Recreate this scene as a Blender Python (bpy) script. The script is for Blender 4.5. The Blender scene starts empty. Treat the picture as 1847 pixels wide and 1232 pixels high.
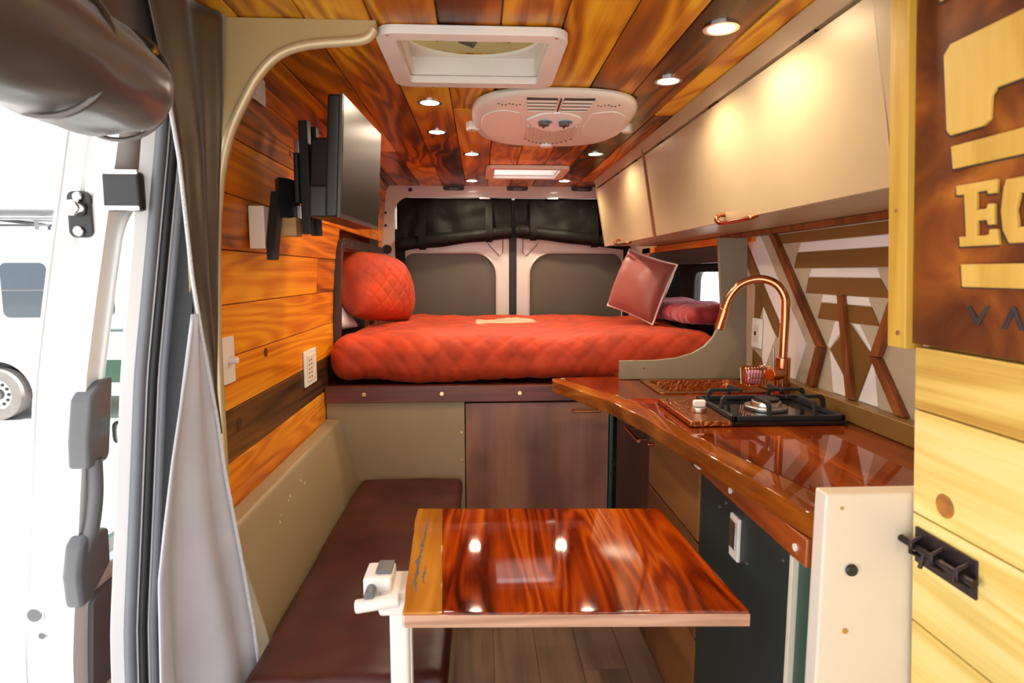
import bpy, bmesh, math, random
from mathutils import Vector, Matrix, noise
from mathutils.geometry import tessellate_polygon
random.seed(7)
S = bpy.context.scene
COL = S.collection
PI = math.pi

# ------------------------------------------------------------------ camera, world, sun, exposure
cam_data = bpy.data.cameras.new('camera')
cam = bpy.data.objects.new('camera', cam_data); COL.objects.link(cam)
cam.location = (0, 0, 1.32)
cam.rotation_euler = (math.radians(90 - 6.423), 0, math.radians(-2.966))
cam_data.sensor_width = 36.0
cam_data.lens = 1100 / 1847 * 36.0
cam_data.clip_start = 0.02
cam_data.dof.use_dof = True
cam_data.dof.focus_distance = 2.3
cam_data.dof.aperture_fstop = 5.0
S.camera = cam

world = bpy.data.worlds.new('overcast_sky'); S.world = world
world.use_nodes = True
bg = world.node_tree.nodes['Background']
bg.inputs[0].default_value = (0.93, 0.965, 1.0, 1)
bg.inputs[1].default_value = 1.0

sd = bpy.data.lights.new('sun', 'SUN'); sd.energy = 12.0; sd.angle = math.radians(0.8); sd.color = (1, .96, .9)
sun = bpy.data.objects.new('sun', sd); COL.objects.link(sun)
sun.location = (0, 0, 8)
sun.rotation_euler = Vector((0, 0, -1)).rotation_difference(Vector((-.13, .03, -1))).to_euler()

S.view_settings.view_transform = 'Standard'
S.view_settings.look = 'None'
S.view_settings.exposure = 1.42
S.view_settings.gamma = 1.0
S.view_settings.use_curve_mapping = False

# ------------------------------------------------------------------ materials
def new_mat(name):
    m = bpy.data.materials.new(name); m.use_nodes = True
    nt = m.node_tree
    return m, nt, nt.nodes['Principled BSDF']

def plain(name, col, rough=.5, metal=0, var=.06, scale=8, bump=0.0, bscale=60, coat=0, sheen=0, spec=.5, sheen_col=None, scratch=0):
    m, nt, p = new_mat(name)
    N = nt.nodes; L = nt.links
    tc = N.new('ShaderNodeTexCoord')
    n1 = N.new('ShaderNodeTexNoise'); n1.inputs['Scale'].default_value = scale; n1.inputs['Detail'].default_value = 4
    L.new(tc.outputs['Object'], n1.inputs['Vector'])
    r = N.new('ShaderNodeValToRGB')
    r.color_ramp.elements[0].position = .3; r.color_ramp.elements[1].position = .7
    r.color_ramp.elements[0].color = (*[c * (1 - var) for c in col], 1)
    r.color_ramp.elements[1].color = (*[min(1, c * (1 + var)) for c in col], 1)
    L.new(n1.outputs[0], r.inputs[0])
    L.new(r.outputs[0], p.inputs['Base Color'])
    p.inputs['Roughness'].default_value = rough
    p.inputs['Metallic'].default_value = metal
    p.inputs['Coat Weight'].default_value = coat
    p.inputs['Specular IOR Level'].default_value = spec
    if sheen:
        p.inputs['Sheen Weight'].default_value = sheen
        p.inputs['Sheen Roughness'].default_value = .4
        if sheen_col: p.inputs['Sheen Tint'].default_value = (*sheen_col, 1)
    if bump:
        n2 = N.new('ShaderNodeTexNoise'); n2.inputs['Scale'].default_value = bscale; n2.inputs['Detail'].default_value = 3
        L.new(tc.outputs['Object'], n2.inputs['Vector'])
        b = N.new('ShaderNodeBump'); b.inputs['Strength'].default_value = bump; b.inputs['Distance'].default_value = .01
        L.new(n2.outputs[0], b.inputs['Height']); L.new(b.outputs[0], p.inputs['Normal'])
    return m

def wood(name, cols, axis='Y', ring=5.0, scale=5.0, stretch=.12, rough=.38, coat=0.0, var=.35, fiber=.35, bump=.08, knots=0.0, spec=.5, blotch=.5, grain=.13):
    """cols: dark to light ramp colours"""
    m, nt, p = new_mat(name)
    N = nt.nodes; L = nt.links
    tc = N.new('ShaderNodeTexCoord'); oi = N.new('ShaderNodeObjectInfo')
    mul = N.new('ShaderNodeMath'); mul.operation = 'MULTIPLY'; mul.inputs[1].default_value = 53.0
    L.new(oi.outputs['Random'], mul.inputs[0])
    add = N.new('ShaderNodeVectorMath'); add.operation = 'ADD'
    L.new(tc.outputs['Object'], add.inputs[0]); L.new(mul.outputs[0], add.inputs[1])
    ax = 'XYZ'.index(axis)
    def mapping(s, st):
        mp = N.new('ShaderNodeMapping'); v = [s, s, s]; v[ax] = s * st
        mp.inputs['Scale'].default_value = v
        L.new(add.outputs[0], mp.inputs['Vector']); return mp
    m1 = mapping(scale, stretch)
    n1 = N.new('ShaderNodeTexNoise'); n1.inputs['Scale'].default_value = 1; n1.inputs['Detail'].default_value = 2.5; n1.inputs['Distortion'].default_value = .6
    L.new(m1.outputs[0], n1.inputs['Vector'])
    a = N.new('ShaderNodeMath'); a.operation = 'MULTIPLY'; a.inputs[1].default_value = ring * 6.283
    L.new(n1.outputs[0], a.inputs[0])
    s = N.new('ShaderNodeMath'); s.operation = 'SINE'; L.new(a.outputs[0], s.inputs[0])
    m2 = mapping(110, .015)
    n2 = N.new('ShaderNodeTexNoise'); n2.inputs['Scale'].default_value = 1; n2.inputs['Detail'].default_value = 3
    L.new(m2.outputs[0], n2.inputs['Vector'])
    m3 = mapping(scale * .8, .2)
    n3 = N.new('ShaderNodeTexNoise'); n3.inputs['Scale'].default_value = 1; n3.inputs['Detail'].default_value = 3
    L.new(m3.outputs[0], n3.inputs['Vector'])
    def mad(x, k, c):
        q = N.new('ShaderNodeMath'); q.operation = 'MULTIPLY_ADD'; q.inputs[1].default_value = k
        L.new(x, q.inputs[0])
        if isinstance(c, float): q.inputs[2].default_value = c
        else: L.new(c, q.inputs[2])
        return q.outputs[0]
    base = .5 - fiber * .5 - blotch * .5 * 1.6
    t = mad(s.outputs[0], grain, base)
    t = mad(n2.outputs[0], fiber, t)
    t = mad(n3.outputs[0], blotch * 1.6, t)
    t = mad(oi.outputs['Random'], var, t)
    t = mad(t, 1.0, -var * .5)
    r = N.new('ShaderNodeValToRGB')
    k = len(cols)
    while len(r.color_ramp.elements) < k: r.color_ramp.elements.new(.5)
    for i, c in enumerate(cols):
        r.color_ramp.elements[i].position = .12 + .76 * i / (k - 1)
        r.color_ramp.elements[i].color = (*c, 1)
    L.new(t, r.inputs[0])
    out = r.outputs[0]
    if knots:
        mk = mapping(3.2, .45)
        vo = N.new('ShaderNodeTexVoronoi'); vo.inputs['Scale'].default_value = 1
        L.new(mk.outputs[0], vo.inputs['Vector'])
        kr = N.new('ShaderNodeValToRGB')
        kr.color_ramp.elements[0].position = .045; kr.color_ramp.elements[0].color = (knots, knots, knots, 1)
        kr.color_ramp.elements[1].position = .085; kr.color_ramp.elements[1].color = (0, 0, 0, 1)
        L.new(vo.outputs['Distance'], kr.inputs[0])
        mx = N.new('ShaderNodeMixRGB'); mx.blend_type = 'MIX'
        mx.inputs[2].default_value = (cols[0][0] * .45, cols[0][1] * .4, cols[0][2] * .4, 1)
        L.new(kr.outputs[0], mx.inputs[0]); L.new(out, mx.inputs[1]); out = mx.outputs[0]
    L.new(out, p.inputs['Base Color'])
    p.inputs['Roughness'].default_value = rough
    p.inputs['Coat Weight'].default_value = coat
    p.inputs['Coat Roughness'].default_value = .035
    p.inputs['Specular IOR Level'].default_value = spec
    b = N.new('ShaderNodeBump'); b.inputs['Strength'].default_value = bump; b.inputs['Distance'].default_value = .004
    L.new(t, b.inputs['Height']); L.new(b.outputs[0], p.inputs['Normal'])
    return m

def emit(name, col, strength):
    m, nt, p = new_mat(name)
    p.inputs['Base Color'].default_value = (*col, 1)
    p.inputs['Emission Color'].default_value = (*col, 1)
    p.inputs['Emission Strength'].default_value = strength
    return m

def glass(name, tint=(.9, .97, .95), mix=.12, rough=.02):
    m, nt, p = new_mat(name); N = nt.nodes; L = nt.links
    N.remove(p)
    t = N.new('ShaderNodeBsdfTransparent'); t.inputs[0].default_value = (*tint, 1)
    g = N.new('ShaderNodeBsdfGlossy'); g.inputs['Roughness'].default_value = rough
    lw = N.new('ShaderNodeLayerWeight'); pw = N.new('ShaderNodeMath'); pw.operation = 'POWER'; pw.inputs[1].default_value = 5
    f = N.new('ShaderNodeMath'); f.operation = 'MULTIPLY_ADD'; f.inputs[1].default_value = .6; f.inputs[2].default_value = .03
    L.new(lw.outputs['Facing'], pw.inputs[0]); L.new(pw.outputs[0], f.inputs[0])
    mx = N.new('ShaderNodeMixShader')
    L.new(f.outputs[0], mx.inputs[0]); L.new(t.outputs[0], mx.inputs[1]); L.new(g.outputs[0], mx.inputs[2])
    L.new(mx.outputs[0], N['Material Output'].inputs[0])
    return m

M = {}
M['wall_wood'] = wood('amber_wall_wood', [(.10, .022, .002), (.42, .095, .004), (.66, .19, .006), (.82, .33, .014)], 'Y', ring=13, scale=5, stretch=.10, rough=.36, var=.36, knots=.9, blotch=.5, fiber=.4, grain=.12, spec=.28)
M['wall_dark'] = wood('weathered_wall_wood', [(.03, .014, .006), (.09, .036, .010), (.19, .075, .016), (.52, .24, .03)], 'Y', ring=11, scale=5, stretch=.10, rough=.4, var=0, blotch=.8, fiber=.4, grain=.1, spec=.28)
M['ceil_wood'] = wood('amber_ceiling_wood', [(.022, .008, .002), (.13, .036, .003), (.38, .115, .005), (.62, .26, .009), (.80, .46, .025)], 'Y', ring=9, scale=5.0, stretch=.16, rough=.3, var=.5, knots=.8, blotch=.9, fiber=.28, bump=.05, grain=.13, spec=.28)
M['floor_wood'] = wood('brown_vinyl_plank', [(.06, .032, .02), (.14, .08, .052), (.21, .13, .09)], 'Y', ring=4, scale=7, stretch=.08, rough=.5, var=.25)
M['counter_wood'] = wood('glossy_counter_wood', [(.03, .005, .001), (.11, .013, .002), (.21, .032, .003), (.36, .09, .006)], 'Y', ring=4, scale=5, stretch=.1, rough=.5, coat=1.0, var=0, blotch=.55, bump=.02, spec=0)
M['table_wood'] = wood('glossy_table_wood', [(.02, .003, .001), (.13, .013, .002), (.29, .036, .003), (.44, .09, .006)], 'Y', ring=12, scale=8, stretch=.10, rough=.5, coat=1.0, var=0, blotch=.75, bump=.02, grain=.16, spec=0)
M['counter_sap'] = wood('amber_counter_sapwood', [(.10, .020, .003), (.26, .07, .008), (.45, .17, .018)], 'Y', ring=5, scale=7, stretch=.1, rough=.4, coat=1.0, var=0, bump=.02, blotch=.8, spec=0)
M['table_sap'] = wood('amber_sapwood', [(.16, .04, .006), (.42, .16, .02), (.55, .25, .035)], 'Y', ring=5, scale=8, stretch=.1, rough=.4, coat=1.0, var=0, bump=.02, spec=0)
M['table_edge_lit'] = wood('daylit_edge_grain', [(.22, .10, .06), (.45, .24, .16), (.6, .36, .25)], 'X', ring=5, scale=14, stretch=.06, rough=.3, coat=.6, var=0)  # pale pinkish tone: daylight on the front edge put into the colour
M['apron_wood'] = wood('red_apron_wood', [(.10, .017, .004), (.27, .055, .01), (.40, .1, .016)], 'Y', ring=4, scale=8, stretch=.06, rough=.3, coat=.5, var=0)
M['bed_board'] = wood('dark_red_board', [(.035, .008, .006), (.13, .026, .015), (.22, .05, .025)], 'X', ring=8, scale=7, stretch=.09, rough=.4, var=0)
M['door_brown'] = wood('stained_brown_ply', [(.10, .032, .018), (.23, .085, .045), (.35, .155, .09), (.48, .27, .18)], 'Z', ring=1, scale=4.5, stretch=.7, rough=.36, var=0, blotch=.9, fiber=.15, grain=.08)
M['door_dark'] = wood('dark_brown_ply', [(.03, .012, .01), (.07, .028, .02), (.10, .045, .03)], 'Z', ring=3, scale=4, stretch=.3, rough=.5, var=.1)
M['door_warm'] = wood('warm_brown_ply', [(.07, .022, .01), (.17, .06, .02), (.27, .11, .03)], 'Y', ring=4, scale=5, stretch=.2, rough=.42, var=.2)
M['pine'] = wood('pale_pine', [(.45, .22, .03), (.72, .48, .11), (.82, .64, .22), (.86, .74, .36)], 'Y', ring=7, scale=6, stretch=.09, rough=.5, var=.22, knots=.85, blotch=.4)
M['pine_frame'] = wood('yellow_pine_frame', [(.42, .2, .02), (.6, .36, .05), (.7, .46, .1)], 'Z', ring=4, scale=8, stretch=.06, rough=.45, var=.1)
M['strip_wood'] = wood('red_cedar_strip', [(.10, .022, .006), (.22, .06, .014), (.32, .1, .025)], 'Z', ring=4, scale=12, stretch=.08, rough=.4, var=.2)
M['block_wood'] = wood('pale_block', [(.4, .2, .07), (.6, .36, .15)], 'X', ring=4, scale=18, stretch=.1, rough=.5, var=0)
M['knot'] = plain('wood_knot', (.09, .022, .006), .4, var=.5, scale=60)
M['pine_knot'] = plain('pine_knot', (.42, .16, .02), .45, var=.4, scale=50)
M['dark_trim'] = plain('dark_brown_lacquer', (.032, .016, .013), .28, var=.15, bump=.02)
M['khaki'] = plain('khaki_paint', (.28, .205, .115), .48, var=.05, scale=5, bump=.03, bscale=120)
M['arch_lit_paint'] = plain('bounce_lit_khaki_paint', (.40, .29, .13), .45, var=.04)  # khaki lightened and warmed, ceiling bounce light put into the colour
M['khaki_grey'] = plain('khaki_grey_paint', (.24, .205, .145), .5, var=.05, bump=.03)
M['cream'] = plain('cream_backsplash_paint', (.52, .45, .33), .42, var=.03)
M['champagne'] = plain('champagne_satin_paint', (.54, .42, .25), .33, metal=.25, var=.02, spec=.6)
M['brown_paint'] = plain('brown_metallic_paint', (.22, .115, .03), .36, metal=.15, var=.06)
M['white_paint'] = plain('white_satin_paint', (.88, .88, .88), .35, var=.02)
M['van_white'] = plain('white_van_enamel', (.78, .78, .78), .22, var=.01, coat=.5)
M['rear_white'] = plain('rear_door_enamel', (.56, .52, .49), .3, var=.02, coat=.3)
M['rear_panel'] = plain('grey_brown_vinyl', (.085, .070, .050), .42, var=.08, scale=5, bump=.15, bscale=220)
M['black_fabric'] = plain('black_nylon', (.008, .007, .006), .55, var=.3, scale=14, bump=.6, bscale=16, spec=.14)
M['black_plastic'] = plain('black_plastic', (.014, .014, .015), .4, var=.1)
M['black_rubber'] = plain('black_rubber', (.012, .012, .014), .55, var=.1)
M['grey_rubber'] = plain('grey_rubber', (.16, .17, .19), .4, var=.1)
M['curtain_dark'] = plain('dark_brown_satin', (.045, .029, .021), .27, spec=.8, var=.1, bump=.06, bscale=25, sheen=.3)
M['curtain_grey'] = plain('silver_grey_lining', (.40, .39, .43), .42, var=.05, bump=.08, bscale=14)
M['zip'] = plain('zip_tape', (.55, .55, .58), .4, bump=.5, bscale=300)
M['quilt'] = plain('rust_velvet_quilt', (.42, .034, .003), .75, var=.3, scale=9, bump=.12, bscale=70, sheen=.14, sheen_col=(1, .3, .15))
M['quilt_mag'] = plain('magenta_velvet_quilt', (.28, .018, .022), .75, var=.25, scale=12, bump=.15, bscale=70, sheen=.6, sheen_col=(1, .5, .6))
M['mauve'] = plain('mauve_satin', (.27, .075, .06), .4, var=.08, scale=6, sheen=.4, sheen_col=(1, .6, .8), bump=.05, bscale=30)
M['sheet_white'] = plain('white_sheet', (.72, .70, .74), .7, var=.05, bump=.2, bscale=12)
M['piping'] = plain('cream_piping', (.75, .66, .55), .6)
M['leather'] = plain('oxblood_leather', (.048, .009, .005), .40, var=.4, scale=6, bump=.12, bscale=22, spec=.35)
M['plastic_white'] = plain('white_plastic', (.75, .70, .65), .35, var=.01)
M['plastic_ivory'] = plain('ivory_plastic', (.72, .63, .52), .35, var=.01)
M['copper'] = plain('polished_copper', (.68, .28, .13), .17, metal=1, var=.05)
M['copper_brown'] = plain('aged_copper', (.36, .13, .06), .25, metal=1, var=.15)
M['copper_dark'] = plain('hammered_copper', (.52, .20, .07), .3, metal=1, var=.25, scale=40, bump=.5, bscale=90)
M['brass'] = plain('brass', (.7, .48, .2), .3, metal=1)
M['chrome'] = plain('chrome', (.75, .75, .76), .12, metal=1)
M['steel'] = plain('brushed_steel', (.62, .60, .57), .3, metal=1)
M['cast_iron'] = plain('cast_iron', (.016, .017, .02), .48, bump=.2, bscale=150)
M['black_glass'] = plain('black_glass', (.01, .01, .011), .05, spec=.7)
M['fridge'] = plain('dark_green_laminate', (.018, .028, .028), .42, var=.2, scale=5)
M['fridge_green'] = plain('green_fridge_side', (.03, .075, .055), .4)
M['tv_screen'] = plain('tv_screen', (.010, .007, .004), .30, spec=.55)
M['tv_body'] = plain('tv_plastic', (.016, .012, .011), .42)
M['bezel'] = plain('tv_bezel', (.06, .055, .055), .3)
def translucent(name, col):
    m, nt, p = new_mat(name); N = nt.nodes
    p.inputs['Base Color'].default_value = (*[c * .5 for c in col], 1); p.inputs['Roughness'].default_value = .25
    t = N.new('ShaderNodeBsdfTranslucent'); t.inputs[0].default_value = (*col, 1)
    mx = N.new('ShaderNodeMixShader'); mx.inputs[0].default_value = .6
    nt.links.new(p.outputs[0], mx.inputs[1]); nt.links.new(t.outputs[0], mx.inputs[2])
    nt.links.new(mx.outputs[0], N['Material Output'].inputs[0])
    return m
M['smoke'] = translucent('smoked_acrylic', (.40, .40, .31))
M['clear'] = glass('clear_pane', (.93, .96, .95))
M['tint'] = glass('tinted_glass', (.80, .93, .90))
M['blade'] = plain('fan_blade', (.10, .09, .06), .4)
M['lamp'] = emit('lamp_lens', (1, .86, .66), 14.0)
M['letter'] = wood('carved_letter_wood', [(.5, .27, .03), (.68, .42, .08), (.75, .5, .14)], 'Z', ring=3, scale=7, stretch=.3, rough=.5, var=.1)
M['ink'] = plain('black_ink', (.03, .025, .03), .5)
M['concrete'] = plain('pale_concrete', (.24, .24, .235), .8, var=.08, scale=1.5)
M['tyre'] = plain('dusty_tyre', (.20, .18, .165), .8, var=.1)
M['dark_glass'] = plain('dark_window_glass', (.03, .045, .06), .08, spec=.8)
M['grey_plastic'] = plain('grey_plastic', (.11, .11, .118), .4, var=.06)
M['pink'] = plain('pink_sponge', (.65, .33, .42), .8, bump=.4, bscale=120)
M['ribbed'] = plain('ribbed_plastic', (.62, .53, .45), .4)
M['blue_dial'] = plain('blue_dial', (.12, .3, .45), .4)
M['metal_dark'] = plain('dark_wrought_metal', (.035, .022, .025), .38, metal=.6)

def rust_panel():
    m, nt, p = new_mat('oxidised_copper_sheet'); N = nt.nodes; L = nt.links
    tc = N.new('ShaderNodeTexCoord')
    n1 = N.new('ShaderNodeTexNoise'); n1.inputs['Scale'].default_value = 5; n1.inputs['Detail'].default_value = 6; n1.inputs['Distortion'].default_value = 1.4
    L.new(tc.outputs['Object'], n1.inputs['Vector'])
    r = N.new('ShaderNodeValToRGB'); e = r.color_ramp.elements
    e[0].position = .25; e[0].color = (.03, .010, .006, 1)
    e[1].position = .8; e[1].color = (.62, .24, .03, 1)
    q = e.new(.45); q.color = (.14, .036, .010, 1)
    q = e.new(.6); q.color = (.30, .085, .014, 1)
    L.new(n1.outputs[0], r.inputs[0]); L.new(r.outputs[0], p.inputs['Base Color'])
    p.inputs['Roughness'].default_value = .45; p.inputs['Metallic'].default_value = .35
    return m
M['rust'] = rust_panel()

# ------------------------------------------------------------------ mesh helpers (all in metres, world coordinates)
def fin(bm, bev=0, seg=2):
    bmesh.ops.recalc_face_normals(bm, faces=bm.faces)
    if bev:
        ed = [e for e in bm.edges if len(e.link_faces) == 2 and e.calc_face_angle(0) > .5]
        bmesh.ops.bevel(bm, geom=ed, offset=bev, segments=seg, affect='EDGES', profile=.5, clamp_overlap=True)
    return bm

def box(x0, x1, y0, y1, z0, z1, bev=0, bm=None, seg=2):
    b = bmesh.new()
    bmesh.ops.create_cube(b, size=1)
    for v in b.verts:
        v.co = Vector(((x0 + x1) / 2 + v.co.x * (x1 - x0), (y0 + y1) / 2 + v.co.y * (y1 - y0), (z0 + z1) / 2 + v.co.z * (z1 - z0)))
    fin(b, bev, seg)
    return merge(bm, b)

def merge(bm, b):
    if bm is None: return b
    me = bpy.data.meshes.new('tmp'); b.to_mesh(me); b.free()
    bm.from_mesh(me); bpy.data.meshes.remove(me)
    return bm

def axmap(axis):
    return {'X': lambda a, b, c: (c, a, b), 'Y': lambda a, b, c: (a, c, b), 'Z': lambda a, b, c: (a, b, c)}[axis]

def prism(poly, axis, c0, c1, holes=(), bev=0, bm=None, seg=2, warp=None):
    f = axmap(axis)
    loops = [list(poly)] + [list(h) for h in holes]
    tris = tessellate_polygon([[Vector((p[0], p[1], 0)) for p in l] for l in loops])
    b = bmesh.new()
    flat = [p for l in loops for p in l]
    A = [b.verts.new(f(p[0], p[1], c0)) for p in flat]
    B = [b.verts.new(f(p[0], p[1], c1)) for p in flat]
    for t in tris:
        try:
            b.faces.new([A[i] for i in t]); b.faces.new([B[i] for i in reversed(t)])
        except ValueError: pass
    o = 0
    for l in loops:
        n = len(l)
        for i in range(n):
            j = (i + 1) % n
            try: b.faces.new([A[o + i], A[o + j], B[o + j], B[o + i]])
            except ValueError: pass
        o += n
    bmesh.ops.dissolve_limit(b, angle_limit=.001, verts=b.verts, edges=b.edges) if not holes else None
    fin(b, bev, seg)
    if warp:
        for v in b.verts: v.co = Vector(warp(v.co))
    return merge(bm, b)

def rrect(a0, a1, b0, b1, r, n=6):
    """rounded rectangle outline; r is one radius or four (a0b0, a1b0, a1b1, a0b1)"""
    rs = r if isinstance(r, (tuple, list)) else (r,) * 4
    out = []
    for (ca, cb, sa, sb, q), rr in zip(((a0, b0, 1, 1, PI), (a1, b0, -1, 1, 1.5 * PI), (a1, b1, -1, -1, 0), (a0, b1, 1, -1, .5 * PI)), rs):
        if rr <= 0: out.append((ca, cb)); continue
        for i in range(n + 1):
            t = q + .5 * PI * i / n
            out.append((ca + sa * rr + rr * math.cos(t), cb + sb * rr + rr * math.sin(t)))
    return out

def smooth_path(pts, k=6):
    """Catmull-Rom through 3-D (or n-D) points"""
    P = [Vector(p) for p in pts]; out = []
    for i in range(len(P) - 1):
        p0 = P[max(i - 1, 0)]; p1 = P[i]; p2 = P[i + 1]; p3 = P[min(i + 2, len(P) - 1)]
        for j in range(k):
            t = j / k
            out.append(.5 * ((2 * p1) + (p2 - p0) * t + (2 * p0 - 5 * p1 + 4 * p2 - p3) * t * t + (3 * p1 - p0 - 3 * p2 + p3) * t ** 3))
    out.append(P[-1]); return out

def tube(pts, r, n=10, bm=None, cap=True):
    b = bmesh.new(); P = [Vector(p) for p in pts]
    R = r if isinstance(r, (list, tuple)) else [r] * len(P)
    rings = []; up = None
    for i, p in enumerate(P):
        t = (P[min(i + 1, len(P) - 1)] - P[max(i - 1, 0)]).normalized()
        if up is None:
            up = Vector((0, 0, 1)) if abs(t.z) < .9 else Vector((1, 0, 0))
        s = t.cross(up).normalized(); up = s.cross(t).normalized()
        rings.append([b.verts.new(p + R[i] * (math.cos(2 * PI * k / n) * s + math.sin(2 * PI * k / n) * up)) for k in range(n)])
    for a, c in zip(rings, rings[1:]):
        for k in range(n): b.faces.new([a[k], a[(k + 1) % n], c[(k + 1) % n], c[k]])
    if cap:
        b.faces.new(rings[0]); b.faces.new(list(reversed(rings[-1])))
    fin(b)
    return merge(bm, b)

def cyl(c, axis, r, h, n=20, bm=None, bev=0, r2=None):
    """cylinder from c along axis direction for length h"""
    d = Vector(axis).normalized(); c = Vector(c)
    b = bmesh.new()
    a = Vector((0, 0, 1)) if abs(d.z) < .9 else Vector((1, 0, 0))
    s = d.cross(a).normalized(); u = s.cross(d)
    r2 = r if r2 is None else r2
    A = [b.verts.new(c + r * (math.cos(2 * PI * k / n) * s + math.sin(2 * PI * k / n) * u)) for k in range(n)]
    B = [b.verts.new(c + d * h + r2 * (math.cos(2 * PI * k / n) * s + math.sin(2 * PI * k / n) * u)) for k in range(n)]
    b.faces.new(A); b.faces.new(list(reversed(B)))
    for k in range(n): b.faces.new([A[k], A[(k + 1) % n], B[(k + 1) % n], B[k]])
    fin(b, bev)
    return merge(bm, b)

def ring(c, axis, r0, r1, h, n=24, bm=None):
    """flat annulus with thickness"""
    d = Vector(axis).normalized(); c = Vector(c); b = bmesh.new()
    a = Vector((0, 0, 1)) if abs(d.z) < .9 else Vector((1, 0, 0))
    s = d.cross(a).normalized(); u = s.cross(d)
    R = []
    for (r, hh) in ((r0, 0), (r1, 0), (r1, h), (r0, h)):
        R.append([b.verts.new(c + d * hh + r * (math.cos(2 * PI * k / n) * s + math.sin(2 * PI * k / n) * u)) for k in range(n)])
    for i in range(4):
        p, q = R[i], R[(i + 1) % 4]
        for k in range(n): b.faces.new([p[k], p[(k + 1) % n], q[(k + 1) % n], q[k]])
    fin(b)
    return merge(bm, b)

def rbox(x0, x1, y0, y1, z0, z1, r, step, disp=None):
    """rounded box as a fine grid, optional displacement disp(point, normal) -> height"""
    lo = Vector((x0, y0, z0)); hi = Vector((x1, y1, z1)); b = bmesh.new()
    n = [max(2, int((hi[i] - lo[i]) / step)) for i in range(3)]
    for ax in range(3):
        i, j = [(1, 2), (2, 0), (0, 1)][ax]
        for side in (0, 1):
            g = []
            for p in range(n[i] + 1):
                row = []
                for q in range(n[j] + 1):
                    v = [0, 0, 0]; v[ax] = hi[ax] if side else lo[ax]
                    v[i] = lo[i] + (hi[i] - lo[i]) * p / n[i]; v[j] = lo[j] + (hi[j] - lo[j]) * q / n[j]
                    row.append(b.verts.new(v))
                g.append(row)
            for p in range(n[i]):
                for q in range(n[j]):
                    f = [g[p][q], g[p + 1][q], g[p + 1][q + 1], g[p][q + 1]]
                    b.faces.new(f if side else list(reversed(f)))
    bmesh.ops.remove_doubles(b, verts=b.verts, dist=1e-5)
    for v in b.verts:
        c = Vector([min(max(v.co[k], lo[k] + r), hi[k] - r) for k in range(3)])
        d = v.co - c
        if d.length > 1e-9:
            nrm = d.normalized(); w = c + nrm * r
            if disp: w = w + nrm * disp(w, nrm)
            v.co = w
    return b

def pillow(w, h, t, n=36, disp=None, pinch=.06, rnd=0.0):
    b = bmesh.new()
    for side in (1, -1):
        g = []
        for i in range(n + 1):
            row = []
            for j in range(n + 1):
                u = -1 + 2 * i / n; v = -1 + 2 * j / n
                k = max(0, (1 - abs(u) ** 2.6)) * max(0, (1 - abs(v) ** 2.6))
                z = side * t / 2 * k ** .5
                x = u * w / 2 * (1 - pinch * (1 - abs(v) ** 2) * abs(u) ** 3)
                y = v * h / 2 * (1 - pinch * (1 - abs(u) ** 2) * abs(v) ** 3)
                x *= 1 - rnd * v * v; y *= 1 - rnd * u * u
                if disp: z += side * disp(x, y) * k
                row.append(b.verts.new((x, y, z)))
            g.append(row)
        for i in range(n):
            for j in range(n):
                f = [g[i][j], g[i + 1][j], g[i + 1][j + 1], g[i][j + 1]]
                b.faces.new(f if side > 0 else list(reversed(f)))
    bmesh.ops.remove_doubles(b, verts=b.verts, dist=1e-5)
    return b

def frame_mat(loc, nrm, roll=0):
    """matrix whose Z is nrm, Y as upright as possible, then rolled"""
    z = Vector(nrm).normalized(); x = Vector((0, 0, 1)).cross(z).normalized(); y = z.cross(x)
    m = Matrix((x, y, z)).transposed().to_4x4()
    return Matrix.Translation(loc) @ m @ Matrix.Rotation(roll, 4, 'Z')

def quilt_h(u, v, s, amp):
    d1 = abs(((u + v) / s) % 1 - .5) * 2; d2 = abs(((u - v) / s) % 1 - .5) * 2
    a = (1 - d1 ** 7) * (1 - d2 ** 7)
    return amp * a

def sheet(rows, thick=.004, bm=None):
    """rows: list of equal-length lists of points -> a thin solid cloth"""
    b = bmesh.new()
    G = [[b.verts.new(p) for p in r] for r in rows]
    for i in range(len(G) - 1):
        for j in range(len(G[0]) - 1):
            b.faces.new([G[i][j], G[i + 1][j], G[i + 1][j + 1], G[i][j + 1]])
    bmesh.ops.recalc_face_normals(b, faces=b.faces)
    if thick:
        bmesh.ops.solidify(b, geom=b.faces[:] + b.edges[:] + b.verts[:], thickness=thick)
    return merge(bm, b)

# ------------------------------------------------------------------ object helpers
def obj(name, bm, mat, parent=None, smooth=.6):
    """one mesh object; origin at the middle of its underside"""
    me = bpy.data.meshes.new(name); bm.to_mesh(me); bm.free()
    xs = [v.co for v in me.vertices]
    lo = Vector([min(c[i] for c in xs) for i in range(3)]); hi = Vector([max(c[i] for c in xs) for i in range(3)])
    base = Vector(((lo.x + hi.x) / 2, (lo.y + hi.y) / 2, lo.z))
    me.transform(Matrix.Translation(-base))
    if smooth:
        me.shade_smooth(); me.set_sharp_from_angle(angle=smooth if smooth > .6 else .87)
    me.materials.append(M[mat] if isinstance(mat, str) else mat)
    o = bpy.data.objects.new(name, me); COL.objects.link(o)
    o.location = base
    if smooth and smooth <= .6:
        wn_ = o.modifiers.new('even_normals', 'WEIGHTED_NORMAL'); wn_.keep_sharp = True
    if parent:
        o.parent = parent
        o.location = base - world_loc(parent)
    return o

def world_loc(o):
    v = Vector((0, 0, 0))
    while o: v += o.location; o = o.parent
    return v

def tag(o, label, cat, group=None):
    o['label'] = label; o['category'] = cat
    if group: o['group'] = group
    return o

def thing(name, label, cat, base, group=None):
    o = bpy.data.objects.new(name, None); COL.objects.link(o)
    o.location = base; o.empty_display_size = .05
    return tag(o, label, cat, group)

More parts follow.
